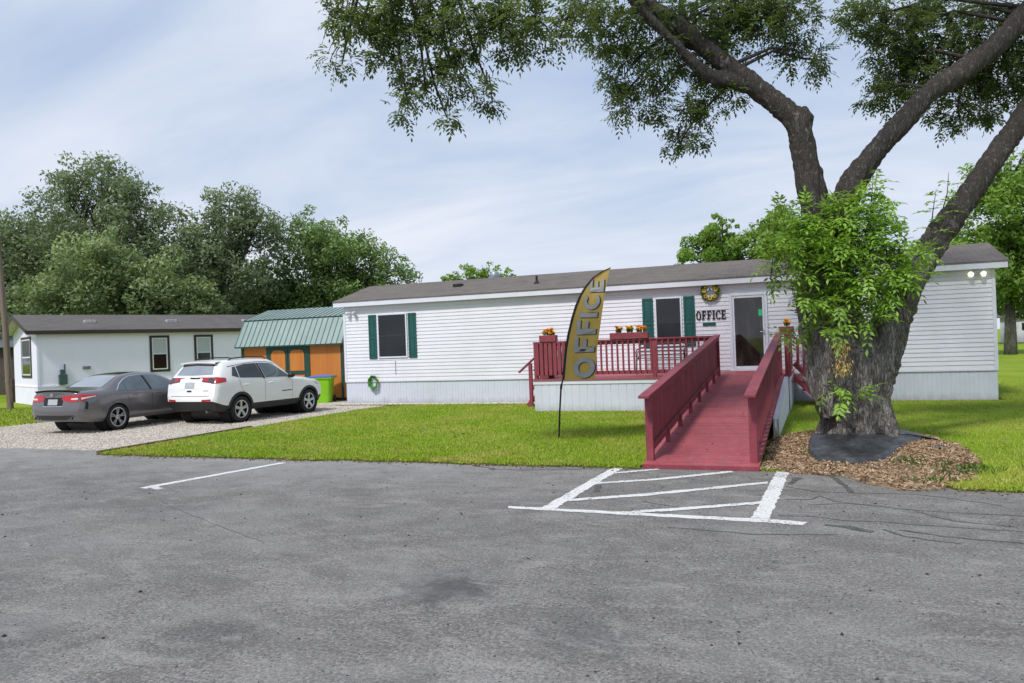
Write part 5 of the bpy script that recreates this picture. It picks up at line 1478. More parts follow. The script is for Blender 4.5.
    mb.grid(rows); mb.build('lip_spoiler', M_BLACK, root, smooth=True, world=False)
    for sg in (1, -1):
        c.patch('tail_light', [(sg*.30, .845), (sg*.50, .80), (sg*.755, .79)], [(sg*.30, .935), (sg*.52, .96), (sg*.755, .955)], M_RED_L, 'rear', off=.009)
        c.patch('tail_light', [(-1.0, .80), (-.80, .86), (-.55, .915)], [(-.985, .955), (-.80, .96), (-.55, .935)], M_RED_L, 'side', off=.009, side=sg)
        c.patch('tail_light_lens', [(-.97, .845), (-.80, .875), (-.62, .905)], [(-.96, .89), (-.80, .905), (-.62, .918)], M_CLR_L, 'side', off=.013, side=sg)
        c.patch('tail_light_lens', [(sg*.56, .845), (sg*.755, .845)], [(sg*.57, .885), (sg*.755, .89)], M_CLR_L, 'rear', off=.013, m=2)
        c.patch('bumper_vent', [(-.93, .62), (-.86, .60)], [(-.90, .80), (-.84, .78)], M_BLACK, 'side', off=.006, side=sg)
    c.patch('licence_plate_recess', [(-.30, .70), (.30, .70)], [(-.34, .905), (.34, .905)], M_BLACK, 'rear', off=.005)
    c.patch('licence_plate', [(-.16, .725), (.16, .725)], [(-.16, .865), (.16, .865)], M_PLATE, 'rear', m=2, off=.012)
    c.patch('plate_chrome', [(-.34, .685), (.34, .685)], [(-.33, .70), (.33, .70)], M_CHROME, 'rear', m=1, off=.012)
    c.patch('diffuser', [(-.62, .36), (.62, .36)], [(-.66, .47), (.66, .47)], M_CLAD, 'rear', m=3, off=.01)
    mb = MB(); M = Matrix.Translation((-1.122, 0, .975)) @ Matrix.Rotation(radians(-90), 4, 'Y')
    ring = [M @ Vector((.028*sin(a), .042*cos(a), 0)) for a in np.linspace(0, 2*pi, 24)]; mb.tube(ring, .006, 6)
    ring = [M @ Vector((.026*sin(a), .016*cos(a), 0)) for a in np.linspace(0, 2*pi, 20)]; mb.tube(ring, .005, 6)
    ring = [M @ Vector((.013+.011*sin(a), .032*cos(a), 0)) for a in np.linspace(0, 2*pi, 20)]; mb.tube(ring, .005, 6)
    mb.build('rear_emblem', M_CHROME, root, smooth=True, world=False)
    for sg in (1, -1):
        for yy in (.50, .62):
            mb = MB(); M = Matrix.Translation((-1.05, sg*yy, .40)) @ Matrix.Rotation(radians(-90), 4, 'Y'); mb.lathe([(.046, -.10), (.048, .02), (.042, .02), (.040, -.10)], 18, M); mb.build('exhaust_tip', M_CHROME, root, smooth=True, world=False)
        for x in (.42, 1.22):
            mb = MB(); mb.tube([(x, sg*.90, .865), (x+.04, sg*.935, .87), (x+.18, sg*.935, .87), (x+.22, sg*.90, .865)], .014, 8); mb.build('door_handle', paint, root, smooth=True, world=False)
        mb = MB(); rows = [[(2.02+.10*cos(b)*cos(a), sg*(.985+.10*sin(b)*cos(a)), 1.0+.065*sin(a)) for b in np.linspace(0, 2*pi, 15)] for a in np.linspace(-pi/2, pi/2, 9)]
        mb.grid(rows); mb.build('door_mirror', paint, root, smooth=True, world=False)
    for x0 in (1.10, 2.12):
        c.both('door_gap', [(x0, .34), (x0+.008, .34)], [(x0, .955), (x0+.008, .955)], M_GAP, 'side', n=2, off=.003)
    c.both('door_gap', [(.42, .40), (.428, .40)], [(.30, .90), (.308, .90)], M_GAP, 'side', n=2, off=.003)
    mb = MB(); mb.box(-.7, 3.3, -.45, .45, .24, .42); mb.build('underbody', M_WELL, root, world=False)
    return root
sedan()

# ------------------------------------------------------------------ mulch bed, landscape fabric
TB = Vector((14.8, -8.5, 0)); TR = Vector((.9304, .3665, 0)); TF = Vector((-.3665, .9304, 0))
def TP(s, t, z): return TB+TR*s+TF*t+Vector((0, 0, z))
def mound(x, y):
    d = sqrt(((x-14.8)/1.75)**2+((y+8.7)/2.3)**2)
    return .02+.15*max(0, 1-d)**.8+.02*noise.noise(Vector((x*3, y*3, 4)))
m, nt, bs = new_mat('wood_mulch'); v = tex(nt, 'vor', 34, out='Color', stretch=(1, .6, 1)); sc_ = nt.nodes.new('ShaderNodeSeparateColor'); nt.links.new(v, sc_.inputs[0]); n = tex(nt, 'noise', 60, 4, .7)
c = ramp(nt, sc_.outputs[0], [(0, (.12, .075, .043)), (.5, (.27, .18, .105)), (1, (.40, .29, .185))]); c = mixc(nt, ramp(nt, n, [(.35, .6), (.55, 0)]), c, (.045, .03, .02))
nt.links.new(c, bs.inputs['Base Color']); bs.inputs['Roughness'].default_value = .95; bump(nt, bs, sc_.outputs[0], .8, .03)
M_MULCH = m
bedc = Vector((14.85, -9.35)); rows = []
BP = [Vector(p) for p in BED]
def bed_edge(a):
    d = Vector((cos(a), sin(a))); best = 0
    for i in range(len(BP)):
        p, q = BP[i]-bedc, BP[(i+1) % len(BP)]-bedc; e = q-p; den = d.x*(-e.y)-d.y*(-e.x)
        if abs(den) < 1e-9: continue
        t = (p.x*(-e.y)-p.y*(-e.x))/den; u_ = (d.x*p.y-d.y*p.x)/den
        if t > 0 and -1e-6 <= u_ <= 1+1e-6: best = max(best, t)
    return best*(1+.07*noise.noise(Vector((cos(a)*4, sin(a)*4, 1))))
NA = 120
for k in range(26):
    row = []
    for i in range(NA+1):
        a = 2*pi*(i % NA)/NA; rr = bed_edge(a)*k/25; x, y = bedc.x+cos(a)*rr, bedc.y+sin(a)*rr
        z = mound(x, y)+.022
        if k == 25: z = .002
        elif k == 24: z = .03
        row.append((x, y, z))
    rows.append(row)
mb = MB(); mb.grid(rows); tag(mb.build('mulch_bed', M_MULCH, smooth='all', fix=False), kind='structure')
# weeds on the bed
lv = Leaves()
for (x, y, n) in ((15.35, -10.5, 45), (15.75, -10.9, 60), (15.95, -10.6, 70), (13.9, -9.9, 10), (15.5, -11.5, 40)):
    for i in range(n):
        p = Vector((x+random.gauss(0, .16), y+random.gauss(0, .12), 0)); p.z = mound(p.x, p.y)+.02; d = Vector((random.gauss(0, .5), random.gauss(0, .5), 1)); lv.leaf(p, d, rvec(), random.uniform(.05, .11), .02, random.uniform(.2, .8))
tag(lv.build('weeds', M_SMALLLEAF), kind='stuff')
# black landscape fabric around the trunk
m, nt, bs = new_mat('black_landscape_fabric'); n = tex(nt, 'noise', 2.6, 5, .6); n2 = tex(nt, 'noise', 14, 4, .65)
c = ramp(nt, n, [(.35, (.016, .017, .020)), (.6, (.045, .048, .056)), (.75, (.12, .125, .14))]); nt.links.new(mixc(nt, ramp(nt, n2, [(.5, 0), (.75, .4)]), c, (.13, .12, .11)), bs.inputs['Base Color'])
bs.inputs['Roughness'].default_value = .42; bump(nt, bs, n2, .5, .02)
FP_ = [(14.13, -8.3), (14.07, -9.2), (14.08, -9.9), (14.18, -10.45), (14.38, -10.62), (14.62, -10.68), (14.88, -10.5), (15.10, -10.15), (15.26, -9.6), (15.45, -9.0), (15.68, -8.6), (15.88, -8.62), (15.6, -8.0), (15.2, -7.7), (14.5, -7.75)]
rows = []
for k in range(26):
    row = []
    for i in range(85):
        j = (i % 84)/84*len(FP_); a, b = FP_[int(j) % len(FP_)], FP_[(int(j)+1) % len(FP_)]; fr = j-int(j); fr = fr*fr*(3-2*fr)
        q_ = .2+.8*k/25; x = 14.8+(a[0]*(1-fr)+b[0]*fr-14.8)*q_; y = -8.75+(a[1]*(1-fr)+b[1]*fr+8.75)*q_
        z = mound(x, y)+.075+.05*(1-q_)+.045*noise.noise(Vector((x*2.2, y*3.0, 3)))+.03*abs(noise.noise(Vector((x*5, y*3.5, 8))))+.010*noise.noise(Vector((x*14, y*14, 8)))
        if k == 25: z = mound(x, y)+.03
        row.append((x, y, z))
    rows.append(row)
FPOLY = [(14.8+(x-14.8)*.95, -8.75+(y+8.75)*.95) for x, y in FP_]
mb = MB(); mb.grid(rows); o = mb.build('landscape_fabric', m, smooth='all'); tag(o, 'crumpled black landscape fabric sheet around the foot of the big tree', 'fabric sheet')
# chips
M_CHIP = shade_mat('mulch_chip', [(0, (.11, .066, .036)), (.35, (.27, .17, .095)), (.75, (.47, .33, .205)), (1, (.60, .48, .34))])
N = 17000; aa = rng.uniform(0, 2*pi, N); q = np.sqrt(rng.uniform(0, 1, N)); V = []; S = []
for a, rr in zip(aa, q):
    e = bed_edge(a)*rr*1.03; x, y = bedc.x+cos(a)*e, bedc.y+sin(a)*e; z = mound(x, y)+.03 if rr < .96 else .034
    if inpoly(np.array([[x, y]]), FPOLY)[0]: continue
    L = random.uniform(.008, .034); w_ = random.uniform(.004, .009); d = rvec(); d.z *= .35; d.normalize(); r_ = d.cross(rvec()).normalized(); p = Vector((x, y, z+random.uniform(0, .012)))
    V += [tuple(p-d*L-r_*w_), tuple(p+d*L-r_*w_), tuple(p+d*L+r_*w_), tuple(p-d*L+r_*w_)]; S.append(min(1, max(0, random.gauss(.5, .27))))
tag(np_mesh('mulch_chips', V, np.arange(len(V)).reshape(-1, 4), M_CHIP, shade=S), kind='stuff')
mb = MB(); pts = []
rows = [[(15.72+.16*(i/6-.5)*2+.02*noise.noise(Vector((i, j, 1))), -9.35+.12*(j/5-.5)*2, mound(15.72, -9.35)+.035+.05*noise.noise(Vector((i*.7, j*.9, 6)))) for i in range(7)] for j in range(6)]
mb.grid(rows); o = mb.build('fabric_scrap', m, smooth='all'); tag(o, 'small torn black fabric scrap on the mulch right of the tree', 'fabric scrap')

# ------------------------------------------------------------------ the big tree
m, nt, bs = new_mat('grey_furrowed_bark')
n = tex(nt, 'noise', 7, 6, .65, stretch=(1, 1, .25), dist=.5); v = tex(nt, 'noise', 24, 4, .6, stretch=(1, 1, .16), dist=1.2); n3 = tex(nt, 'noise', .8, 4)
rd = math_(nt, 'ABSOLUTE', math_(nt, 'SUBTRACT', v, .5))
c = ramp(nt, n, [(.3, (.17, .15, .137)), (.55, (.31, .285, .265)), (.75, (.45, .425, .40))])
c = mixc(nt, ramp(nt, rd, [(.0, .85), (.075, 0)]), c, (.030, .025, .022))
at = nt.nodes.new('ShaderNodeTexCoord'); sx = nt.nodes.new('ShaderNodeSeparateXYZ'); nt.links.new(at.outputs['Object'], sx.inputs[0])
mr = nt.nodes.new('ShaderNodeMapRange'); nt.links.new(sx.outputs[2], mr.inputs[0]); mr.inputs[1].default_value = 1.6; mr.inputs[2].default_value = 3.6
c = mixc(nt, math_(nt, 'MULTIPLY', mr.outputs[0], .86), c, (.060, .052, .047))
lich = tex(nt, 'noise', 16, 5, .75, stretch=(1, 1, .6)); c = mixc(nt, ramp(nt, lich, [(.57, 0), (.66, .75)]), c, (.27, .262, .25))
nt.links.new(c, bs.inputs['Base Color']); bs.inputs['Roughness'].default_value = .93; bs.inputs['Specular IOR Level'].default_value = .15
hb = math_(nt, 'ADD', ramp(nt, rd, [(0, 0), (.12, 1)]), math_(nt, 'MULTIPLY', n, .8)); bump(nt, bs, hb, .7, .03)
M_BARK = m
tree = thing('ash_tree', 'huge ash tree with three leaning limbs and bright leafy trunk shoots beside the ramp', 'tree', TB)
def smooth_path(ps, n=6):
    a = catmull([p[:3] for p in ps], n); r_ = catmull([[p[3]] for p in ps], n)[:, 0]
    return [TP(*q) for q in a], list(r_)
LIMBS = {
 'main': [(-.02, .0, -.15, .52), (-.03, .0, .10, .475), (-.05, 0, .35, .455), (-.13, 0, .75, .50), (-.19, .0, 1.15, .56), (-.29, .02, 1.6, .51), (-.38, .05, 2.2, .45), (-.40, .08, 2.9, .40), (-.36, .08, 3.45, .36)],
 'left': [(-.36, .08, 3.1, .34), (-.48, .05, 3.55, .28), (-.58, .02, 3.95, .265), (-.68, 0, 4.5, .215), (-.80, .0, 4.98, .20), (-1.12, .03, 5.35, .185), (-1.54, .1, 5.74, .175), (-1.95, .2, 6.15, .175), (-2.36, .3, 6.55, .165), (-2.85, .4, 7.0, .15), (-3.7, .3, 7.75, .13), (-4.8, .0, 8.5, .10), (-6.2, -.5, 9.2, .06)],
 'left_b': [(-1.50, .1, 5.62, .14), (-1.85, .05, 5.70, .125), (-2.15, .0, 5.80, .12), (-2.6, -.05, 6.25, .10), (-3.07, -.1, 6.72, .09), (-3.4, -.15, 7.05, .085), (-4.4, -.5, 7.5, .07), (-5.6, -.9, 7.6, .05), (-6.8, -1.2, 7.3, .03)],
 'left_c': [(-2.25, .28, 6.35, .10), (-2.32, .5, 6.75, .09), (-2.3, .7, 7.3, .08), (-2.0, 1.2, 8.5, .06), (-1.6, 1.6, 9.6, .03)],
 'centre': [(-.30, .08, 3.25, .32), (-.12, .05, 3.7, .25), (.12, .02, 4.12, .225), (.48, 0, 4.58, .195), (.88, 0, 4.98, .195), (1.30, .05, 5.40, .195), (1.95, .15, 5.78, .20), (2.55, .25, 6.22, .185), (3.2, .4, 6.9, .165), (4.2, .5, 8.0, .13), (5.4, .4, 9.2, .08)],
 'right': [(.10, -.02, .5, .32), (.18, -.02, 1.0, .33), (.38, 0, 1.5, .315), (.61, .02, 2.05, .28), (.85, .05, 2.5, .245), (1.12, .1, 2.85, .215), (1.70, .2, 3.55, .215), (2.3, .3, 4.27, .205), (2.72, .4, 4.75, .195), (3.5, .6, 5.7, .19), (4.6, .8, 7.0, .15), (5.8, 1.0, 8.3, .09)],
}
mb = MB()
for k, ps in LIMBS.items():
    P, R = smooth_path(ps); R = [q*(1-.11*max(0, min(1, (p.z-2.6)/1.2))) for p, q in zip(P, R)]; mb.tube(P, R, 20)
# root flare lobes
for a, l in ((200, .50), (255, .48), (305, .50), (345, .47), (30, .5), (90, .5), (150, .52)):
    d = TR*cos(radians(a))+TF*sin(radians(a)); mb.tube([TB+d*.28+Vector((0, 0, .75)), TB+d*.38+Vector((0, 0, .35)), TB+d*l+Vector((0, 0, .08)), TB+d*(l+.12)+Vector((0, 0, -.12))], [.16, .17, .14, .08], 10)
# burl and knee
P0 = TP(-.60, -.16, 3.75); mb.tube([TP(-.72, -.14, 4.15), TP(-.70, -.17, 3.9), TP(-.62, -.2, 3.6), TP(-.55, -.22, 3.3), TP(-.50, -.2, 3.0)], [.06, .10, .12, .10, .05], 10)
mb.tube([TP(-.66, -.02, 4.85), TP(-.64, -.02, 5.05), TP(-.70, -.02, 5.2)], [.08, .115, .06], 10)
mb.tube([TP(-.70, -.2, 1.25), TP(-.62, -.2, .9), TP(-.5, -.25, .5)], [.12, .18, .15], 10)
tmp = mb.build('trunk_base', None)
md = tmp.modifiers.new('rm', 'REMESH'); md.mode = 'VOXEL'; md.voxel_size = .022
ms = tmp.modifiers.new('sm', 'SMOOTH'); ms.iterations = 4; ms.factor = .5
bpy.context.view_layer.update()
dg = bpy.context.evaluated_depsgraph_get()
me = bpy.data.meshes.new_from_object(tmp.evaluated_get(dg)); me.name = 'trunk'
old = tmp.data; bpy.data.objects.remove(tmp); bpy.data.meshes.remove(old)
nv = len(me.vertices); co = np.zeros(nv*3); me.vertices.foreach_get('co', co); co = co.reshape(-1, 3)
no = np.zeros(nv*3); me.vertex_normals.foreach_get('vector', no); no = no.reshape(-1, 3)
for i in range(nv):
    x, y, z = co[i]
    if z > 7.6: continue
    a = 1 if z < 2 else max(.5, 1-(z-2)*.2)
    k = noise.noise(Vector((x*3, y*3, z*1.2)))*.035
    rdg = abs(noise.noise(Vector((x*12+2*noise.noise(Vector((x*2, y*2, z*2))), y*12, z*2.6)))); k += (rdg-.25)*.075*a-.008
    k += noise.noise(Vector((x*30, y*30, z*11)))*.008
    co[i] += no[i]*k
me.vertices.foreach_set('co', co.ravel()); me.polygons.foreach_set('use_smooth', [True]*len(me.polygons)); me.update()
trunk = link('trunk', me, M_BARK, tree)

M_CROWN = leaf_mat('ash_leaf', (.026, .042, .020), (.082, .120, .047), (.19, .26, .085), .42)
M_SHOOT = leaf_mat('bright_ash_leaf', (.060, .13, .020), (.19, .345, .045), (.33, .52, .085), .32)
PXL = [(-7.5,-.92,5.8,.31,.14),(-7.16,-.93,6.2,.49,.45),(-6.74,-.93,6.04,.49,.63),(-6.34,-.92,5.39,.37,.35),(-6.59,-.92,5.15,.25,.17),(-6.05,-.92,4.99,.11,.14),(-5.79,-.93,6.22,.63,.63),(-5.91,-.92,5.59,.35,.39),(-5.26,-.93,6.06,.49,.42),(-4.77,-.93,6.07,.31,.37),(-5.45,-.92,5.43,.14,.42),(-4.42,-.93,6.03,.23,.25),(-7.36,-.93,6.49,.35,.35),(-6.37,-.93,6.52,.85,.35),(-4.96,-.93,6.5,.56,.28),(-3.98,-.93,6.41,.42,.35)]
PXM = [(-3.68,.47,6.55,.35,.56),(-3.3,.48,5.98,.45,.45),(-3.43,.48,5.5,.22,.29),(-2.84,.48,5.56,.35,.4),(-2.29,.48,5.22,.48,.4),(-2.46,.48,4.88,.29,.16),(-2.03,.48,5.77,.32,.45),(-2.73,.47,6.19,.45,.48),(-2.87,.47,6.76,.72,.48),(-1.76,.47,6.79,.79,.45),(-1.13,.47,6.61,.64,.41),(-.57,.47,6.67,.56,.45),(-.43,.47,6.19,.35,.29),(-.16,.47,6.1,.19,.25),(-1.65,.48,5.52,.22,.25),(-1.36,.47,6.94,.79,.32),(-2.09,.47,6.33,.56,.48)]
PXR = [(.78,.97,6.99,.46,.36),(1.35,.97,6.72,.66,.5),(1.17,.97,6.2,.5,.41),(1.06,.98,5.71,.36,.3),(1.57,.98,5.89,.5,.41),(2.08,.97,6.28,.74,.58),(2.55,.98,5.61,.58,.5),(2.29,.98,5.17,.36,.2),(1.97,.98,5.46,.33,.25),(2.98,.97,6.0,.58,.66),(3.21,.98,5.58,.36,.5),(2.84,.97,6.84,.74,.41),(1.85,.97,6.95,.74,.33),(3.33,.97,6.65,.33,.66),(1.38,.98,5.37,.17,.13)]
lv = Leaves(); tw = MB()
def spray(lv, base, d, L, nl, leafL, leaflet, sh, droop=.5, twig=True):
    d = d.normalized(); pts = []
    for k in range(4):
        t = k/3; pts.append(base+d*(L*t)+Vector((0, 0, -droop*L*t*t*.5)))
    if twig: tw.tube(pts, [.007, .005, .004, .002], 3, caps=False)
    for k in range(nl):
        t = (k+.7)/nl; i = min(int(t*3), 2); p = pts[i].lerp(pts[i+1], t*3-i)
        dd = (d*.5+rvec()*.75+Vector((0, 0, -.25))).normalized()
        lv.compound(p, dd, leafL*random.uniform(.75, 1.15), leaflet, sh+random.uniform(-.15, .15), 7, droop)
random.seed(21)
def clump(lv, c_, R0, n, leafL, leaflet, sh):
    """a tuft: compound leaves radiating from a short twig end"""
    ax = (rvec()+Vector((0, 0, -.25))).normalized()
    for k in range(n):
        d = (rvec()*.9+ax*.55).normalized(); p = c_+d*R0*random.uniform(.1, .8)
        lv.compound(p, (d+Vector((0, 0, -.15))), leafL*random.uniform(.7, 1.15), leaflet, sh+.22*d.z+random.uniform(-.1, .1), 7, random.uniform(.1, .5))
def fill(blobs, thick, dens):
    for (s_, t_, z_, rx, rz_) in blobs:
        n = max(2, int(dens*rx*rz_*10+.5)); bsh = random.uniform(.2, .6)
        for i in range(n):
            q_ = rvec(); q_ *= random.uniform(.25, 1)**.55
            c_ = TP(s_+q_.x*rx*.9, t_+q_.y*thick, z_+q_.z*rz_*.88+.05)
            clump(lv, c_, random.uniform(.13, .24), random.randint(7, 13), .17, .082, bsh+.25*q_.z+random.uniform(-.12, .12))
            a_ = TP(s_+q_.x*rx*.3, t_+q_.y*thick*.4, z_+.25+q_.z*rz_*.3); tw.tube([a_, a_.lerp(c_, .5)+rvec()*.04, c_], [.010, .007, .004], 4, caps=False)
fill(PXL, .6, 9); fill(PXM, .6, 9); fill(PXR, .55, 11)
# twigs joining foliage to limbs
def limb_pt(name, t):
    P, _ = smooth_path(LIMBS[name]); return P[int(t*(len(P)-1))]
def branch(a, b, r0=.035, r1=.010, sag=.25):
    m_ = a.lerp(b, .5)+Vector((0, 0, sag*(a-b).length*.35))+rvec()*.12
    pts = [a.lerp(m_, .5)*.5+(a.lerp(m_, .5))*.5, m_, m_.lerp(b, .6)+rvec()*.05, b]; tw.tube([a]+pts, [r0, r0*.85, r0*.6, (r0+r1)*.4, r1], 6)
for bl, nm in ((PXL, 'left_b'), (PXM, 'left'), (PXR, 'centre')):
    for (s_, t_, z_, rx, rz_) in bl:
        b = TP(s_, t_, z_); P, _ = smooth_path(LIMBS[nm])
        cands = [p for p in P[len(P)//3:] if p.z > z_-.3]
        a = min(cands or P, key=lambda p: (p-b).length+.15*abs(p.z-b.z)); branch(a, b)
# the rest of the crown above the frame: a full dome
random.seed(5)
for i in range(130):
    d = rvec(); d.z = abs(d.z)
    c_ = TB+Vector((0, 0, 8.4))+TR*(d.x*6.4-.8)+TF*(d.y*5.2+.4)+Vector((0, 0, d.z*4.6)); c_ = TB+Vector((0, 0, 8.4))+(c_-TB-Vector((0, 0, 8.4)))*random.uniform(.55, 1)
    if c_.z < 8.0: c_.z = 8.0+random.uniform(0, .6)
    sh = random.uniform(.3, .8)
    for k in range(26):
        q_ = rvec()*random.uniform(.3, 1)**.5; p = c_+Vector((q_.x*.85, q_.y*.85, q_.z*.6))
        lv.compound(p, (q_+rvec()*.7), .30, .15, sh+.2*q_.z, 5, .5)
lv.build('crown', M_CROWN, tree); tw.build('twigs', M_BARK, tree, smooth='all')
# bright shoots around the trunk
random.seed(33); sv = Leaves(); tw = MB()
EP = [(-.98,-.6,2.97,.46,.52),(-.47,-.66,3.02,.60,.66),(.1,-.5,2.86,.46,.6),(-.88,-.5,2.15,.34,.36),(-.30,-.68,2.30,.48,.42),(-.85,-.45,1.75,.20,.18),(.3,-.5,2.48,.34,.34),(-.52,-.75,.86,.24,.20),(.13,-.4,3.58,.18,.45),(.34,-.4,3.43,.15,.32),(.55,-.4,2.45,.18,.16),(.52,-.45,2.80,.28,.28),(-1.12,-.4,2.75,.2,.42),(-1.1,-.5,3.41,.28,.30),(-.38,-.6,3.55,.38,.28),(-.45,-.7,1.75,.22,.14),(-.05,-.6,1.95,.25,.16)]
lvs = lv; lv = sv
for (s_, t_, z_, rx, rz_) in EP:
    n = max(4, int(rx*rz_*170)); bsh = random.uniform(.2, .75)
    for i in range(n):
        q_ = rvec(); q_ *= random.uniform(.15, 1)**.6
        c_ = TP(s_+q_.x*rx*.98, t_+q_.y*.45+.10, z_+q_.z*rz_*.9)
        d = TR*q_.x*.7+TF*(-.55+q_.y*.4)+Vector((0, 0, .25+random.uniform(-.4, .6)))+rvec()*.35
        spray(sv, c_, d, random.uniform(.16, .32), random.randint(3, 4), .24, .105, bsh+.25*q_.z+(.18 if q_.y < 0 else -.3), .3)  # front and upper leaves lighter, backing ones darker: shading put into leaf colour
# long upright whips
for (s_, t_, z0, h) in ((.10, -.45, 2.9, 1.25), (.30, -.45, 2.8, 1.0), (-.2, -.5, 3.1, .8), (-.95, -.5, 3.0, .75), (-1.4, -.4, 2.6, .7), (.05, -.5, 3.2, .9), (1.1, -.2, 3.2, .65), (1.3, -.15, 3.5, .6)):
    p0 = TP(s_, t_, z0); p1 = TP(s_+random.uniform(-.1, .1), t_-.1, z0+h); tw.tube([p0, p0.lerp(p1, .5)+rvec()*.03, p1], [.012, .008, .003], 5)
    for k in range(int(h*13)):
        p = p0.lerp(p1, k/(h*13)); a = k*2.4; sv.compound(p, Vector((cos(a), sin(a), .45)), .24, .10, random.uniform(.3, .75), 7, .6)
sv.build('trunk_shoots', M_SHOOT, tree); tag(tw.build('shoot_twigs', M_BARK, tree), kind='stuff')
# hanging straw coloured seed cluster
M_SEED = shade_mat('straw_seed', [(0, (.30, .19, .03)), (.5, (.52, .36, .08)), (1, (.66, .52, .18))])
sd_ = Leaves(); random.seed(3)
for i in range(250):
    z = random.uniform(1.15, 1.65); w_ = .16*(1-abs((z-1.5)/.5)**2*.6); p = TP(-.62+random.gauss(0, w_*.45), -.95+random.gauss(0, .05), z)
    sd_.leaf(p, Vector((random.gauss(0, .3), random.gauss(0, .3), -1)), rvec(), .05, .014, random.random())
tag(sd_.build('seed_cluster', M_SEED, tree), kind='stuff')

# ------------------------------------------------------------------ background trees
def bg_tree(name, label, x, y, blobs, mat, n, size, trunk=None, seed=0, group=None, holes=.0):
    """blobs: list of (dx,dy,z,r,rz) crown masses"""
    random.seed(seed); rg = np.random.default_rng(seed)
    t = thing(name, label, 'tree', (x, y, 0), 0, group or ('treetops over the office roof' if name == 'slender_tree' else 'shade trees beyond the right lawn'))
    subs = []
    tot = sum(b[3]*b[3] for b in blobs)
    for b in blobs:
        k = max(6, int(24*b[3]))
        for i in range(k):
            d = rvec(); rr = random.uniform(.4, 1.12); r0 = random.uniform(.15, .38)*min(b[3], 2.6)
            subs.append((b[0]+d.x*b[3]*rr, b[1]+d.y*b[3]*rr, b[2]+d.z*b[4]*rr, r0, random.uniform(.25, .72)+.22*d.z))
    subs = np.array(subs); w_ = subs[:, 3]**2; w_ /= w_.sum()
    idx = rg.choice(len(subs), n, p=w_); S = subs[idx]
    d = rg.normal(size=(n, 3)); d /= np.linalg.norm(d, axis=1)[:, None]
    rad = S[:, 3:4]*(rg.uniform(0.1, 1, (n, 1))**.45)*1.12
    # upper / outer bias
    c = S[:, :3]+d*rad*np.array([1, 1, .8])
    # leaf orientation
    nrm = d*.6+rg.normal(size=(n, 3))*.7+np.array([0, 0, .35]); nrm /= np.linalg.norm(nrm, axis=1)[:, None]
    a = np.cross(nrm, rg.normal(size=(n, 3))); a /= np.linalg.norm(a, axis=1)[:, None]; b_ = np.cross(nrm, a)
    sz = size*rg.uniform(.55, 1.25, (n, 1))
    V = np.stack([c-a*sz, c+b_*sz*.45+nrm*sz*.1, c+a*sz, c-b_*sz*.45+nrm*sz*.1], 1)+np.array([x, y, 0])
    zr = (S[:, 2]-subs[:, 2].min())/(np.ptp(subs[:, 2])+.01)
    sh = np.clip(S[:, 4]-.12+.28*d[:, 2]+.25*zr+rg.normal(0, .12, n), 0, 1)  # bright tops and dark undersides of the crown put into leaf colour
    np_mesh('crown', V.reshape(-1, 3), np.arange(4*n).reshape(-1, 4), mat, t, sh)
    mb = MB(); h0 = min(b[2]-b[4]*.2 for b in blobs); tr_ = trunk or .22
    cxy = np.mean([[b[0], b[1]] for b in blobs], 0)
    mb.tube([(x+cxy[0]*0, y, -.1), (x+.05, y, h0*.5), (x+.1*cxy[0], y+.1*cxy[1], h0)], [tr_*1.3, tr_, tr_*.8], 10)
    for b in blobs:
        e = Vector((x+b[0], y+b[1], b[2]+b[4]*.3)); s0 = Vector((x+.1*cxy[0], y+.1*cxy[1], h0*.97)); mb.tube([s0, s0.lerp(e, .5)+Vector((0, 0, -.1*b[3])), e], [tr_*.7, tr_*.45, tr_*.15], 7)
        for q in range(5):
            d_ = rvec(); e2 = e+Vector((d_.x*b[3]*.8, d_.y*b[3]*.8, d_.z*b[4]*.7)); st_ = s0.lerp(e, random.uniform(.4, .9)); mb.tube([st_, st_.lerp(e2, .5), e2], [tr_*.3, tr_*.18, tr_*.06], 5)
    mb.build('trunk', M_BARK, t, smooth='all')
    return t
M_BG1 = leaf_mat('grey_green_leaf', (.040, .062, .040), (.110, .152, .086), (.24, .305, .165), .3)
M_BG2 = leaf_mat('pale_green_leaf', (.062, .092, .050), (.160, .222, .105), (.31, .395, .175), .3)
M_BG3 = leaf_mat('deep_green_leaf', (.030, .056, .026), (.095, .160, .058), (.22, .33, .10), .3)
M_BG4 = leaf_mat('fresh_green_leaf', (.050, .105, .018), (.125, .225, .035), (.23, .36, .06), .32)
G_ = 'trees behind the mobile homes'
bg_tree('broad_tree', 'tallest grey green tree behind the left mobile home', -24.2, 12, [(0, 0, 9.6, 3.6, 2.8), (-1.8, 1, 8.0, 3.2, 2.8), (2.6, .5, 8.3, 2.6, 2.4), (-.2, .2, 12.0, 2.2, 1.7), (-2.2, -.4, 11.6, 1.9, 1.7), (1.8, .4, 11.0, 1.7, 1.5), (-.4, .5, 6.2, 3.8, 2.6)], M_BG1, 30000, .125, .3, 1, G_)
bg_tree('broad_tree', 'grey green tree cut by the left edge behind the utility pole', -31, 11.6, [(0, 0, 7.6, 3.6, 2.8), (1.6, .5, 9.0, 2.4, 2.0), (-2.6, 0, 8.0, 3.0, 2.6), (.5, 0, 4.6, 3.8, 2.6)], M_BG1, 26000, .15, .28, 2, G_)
bg_tree('broad_tree', 'lower pale green bushy tree just behind the left mobile home roof', -20.6, 8.6, [(0, 0, 5.6, 2.6, 2.2), (-1.9, -.6, 4.6, 2.2, 2.0), (2.2, 1.5, 5.0, 2.4, 2.1), (.3, 0, 7.2, 1.5, 1.2), (3.6, 2.6, 4.4, 1.8, 1.6)], M_BG2, 30000, .125, .2, 3, G_)
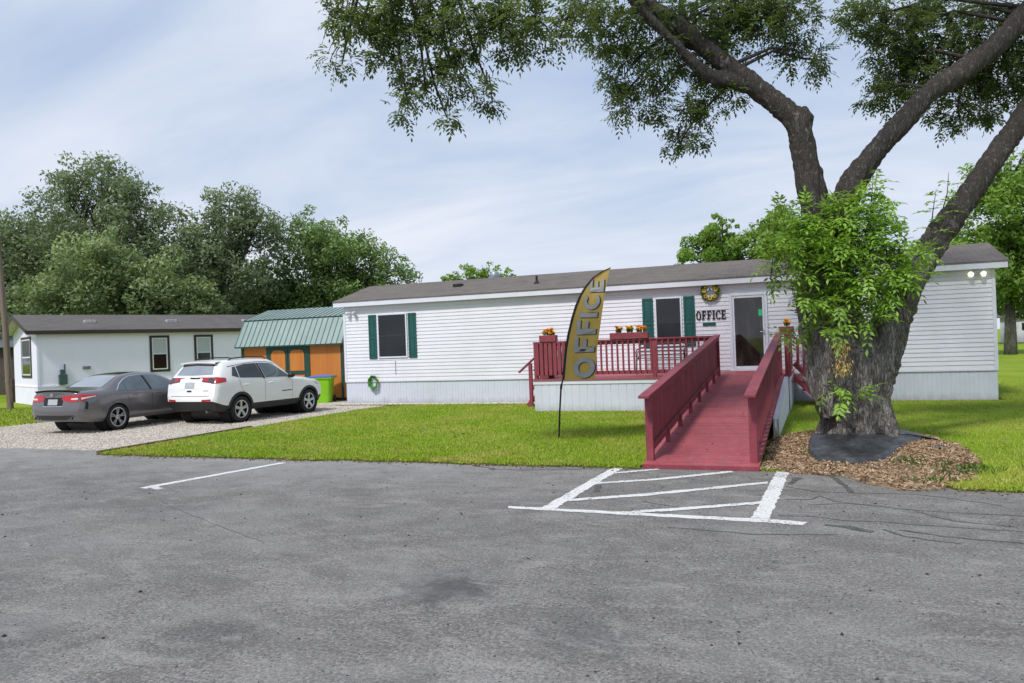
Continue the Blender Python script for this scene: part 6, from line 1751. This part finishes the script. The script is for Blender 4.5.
bg_tree('broad_tree', 'airy tree with drooping right side left of the gap in the treeline', -17.4, 14.5, [(.3, 0, 9.9, 1.8, 1.5), (1.1, .2, 8.8, 1.9, 1.4), (-1.5, 0, 8.2, 2.2, 1.8), (.2, 0, 6.2, 2.8, 2.2), (2.0, .4, 9.1, 1.1, 1.0)], M_BG1, 17000, .12, .22, 4, G_)
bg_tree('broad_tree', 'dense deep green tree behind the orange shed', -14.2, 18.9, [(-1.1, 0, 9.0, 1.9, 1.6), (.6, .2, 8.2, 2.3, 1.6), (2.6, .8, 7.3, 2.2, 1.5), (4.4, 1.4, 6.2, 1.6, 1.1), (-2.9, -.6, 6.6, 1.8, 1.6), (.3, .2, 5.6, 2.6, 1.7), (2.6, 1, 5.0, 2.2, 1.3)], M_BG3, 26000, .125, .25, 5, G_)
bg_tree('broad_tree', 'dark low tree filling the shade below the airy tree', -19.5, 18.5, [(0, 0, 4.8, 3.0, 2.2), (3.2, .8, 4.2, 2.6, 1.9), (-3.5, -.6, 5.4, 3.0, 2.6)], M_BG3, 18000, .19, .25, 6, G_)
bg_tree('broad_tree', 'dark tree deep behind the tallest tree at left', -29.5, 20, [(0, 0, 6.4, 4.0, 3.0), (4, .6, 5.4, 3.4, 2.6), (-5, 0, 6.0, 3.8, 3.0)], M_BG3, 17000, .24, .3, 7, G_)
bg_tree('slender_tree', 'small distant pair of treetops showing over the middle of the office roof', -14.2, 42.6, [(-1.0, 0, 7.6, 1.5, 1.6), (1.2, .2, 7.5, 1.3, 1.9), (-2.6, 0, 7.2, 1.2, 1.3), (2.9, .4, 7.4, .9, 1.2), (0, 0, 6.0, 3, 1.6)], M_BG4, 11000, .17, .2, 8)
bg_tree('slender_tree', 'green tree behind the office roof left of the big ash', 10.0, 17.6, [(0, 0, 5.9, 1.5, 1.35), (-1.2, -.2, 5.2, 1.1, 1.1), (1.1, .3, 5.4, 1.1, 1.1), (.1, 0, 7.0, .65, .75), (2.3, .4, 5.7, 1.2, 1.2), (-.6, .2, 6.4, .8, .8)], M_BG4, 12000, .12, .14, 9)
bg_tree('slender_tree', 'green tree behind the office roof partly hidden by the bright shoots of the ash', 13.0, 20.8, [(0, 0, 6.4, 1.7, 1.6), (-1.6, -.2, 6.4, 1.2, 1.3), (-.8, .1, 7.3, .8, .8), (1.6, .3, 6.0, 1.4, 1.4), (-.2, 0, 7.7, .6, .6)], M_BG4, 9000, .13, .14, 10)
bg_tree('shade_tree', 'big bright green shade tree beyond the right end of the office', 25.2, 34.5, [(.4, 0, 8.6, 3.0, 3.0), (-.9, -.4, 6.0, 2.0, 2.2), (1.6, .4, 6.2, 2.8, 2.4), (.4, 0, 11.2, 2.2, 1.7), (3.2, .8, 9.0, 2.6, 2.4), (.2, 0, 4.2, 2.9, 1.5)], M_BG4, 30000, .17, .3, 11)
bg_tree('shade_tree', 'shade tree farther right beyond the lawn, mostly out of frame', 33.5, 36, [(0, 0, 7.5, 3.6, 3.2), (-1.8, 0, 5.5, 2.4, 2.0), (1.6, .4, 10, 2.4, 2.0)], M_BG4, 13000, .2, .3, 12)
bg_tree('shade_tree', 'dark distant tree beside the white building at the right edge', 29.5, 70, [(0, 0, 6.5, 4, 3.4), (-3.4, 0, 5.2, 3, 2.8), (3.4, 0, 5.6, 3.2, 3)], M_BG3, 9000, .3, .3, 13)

# far wood closing the horizon beyond the lots
rg = np.random.default_rng(91); cl_ = []
for i in range(260):
    if i < 150: x, y = rg.uniform(48, 240), rg.uniform(95, 140)
    else: x, y = rg.uniform(-190, -55), rg.uniform(40, 120)
    h = rg.uniform(7, 13); r_ = rg.uniform(3.5, 6)
    for k in range(4): cl_.append((x+rg.normal(0, r_*.5), y+rg.normal(0, r_*.5), h*rg.uniform(.3, .8), r_*rg.uniform(.5, .9), rg.uniform(.1, .6)))
cl_ = np.array(cl_); n = 42000; S_ = cl_[rg.integers(0, len(cl_), n)]
d_ = rg.normal(size=(n, 3)); d_ /= np.linalg.norm(d_, axis=1)[:, None]; c_ = S_[:, :3]+d_*S_[:, 3:4]*rg.uniform(.5, 1, (n, 1)); c_[:, 2] = np.maximum(c_[:, 2], .3)
nr_ = d_+rg.normal(size=(n, 3))*.6; nr_ /= np.linalg.norm(nr_, axis=1)[:, None]; a_ = np.cross(nr_, rg.normal(size=(n, 3))); a_ /= np.linalg.norm(a_, axis=1)[:, None]; b_ = np.cross(nr_, a_)
z_ = rg.uniform(.5, 1.0, (n, 1)); V = np.stack([c_-a_*z_, c_+b_*z_*.6, c_+a_*z_, c_-b_*z_*.6], 1)
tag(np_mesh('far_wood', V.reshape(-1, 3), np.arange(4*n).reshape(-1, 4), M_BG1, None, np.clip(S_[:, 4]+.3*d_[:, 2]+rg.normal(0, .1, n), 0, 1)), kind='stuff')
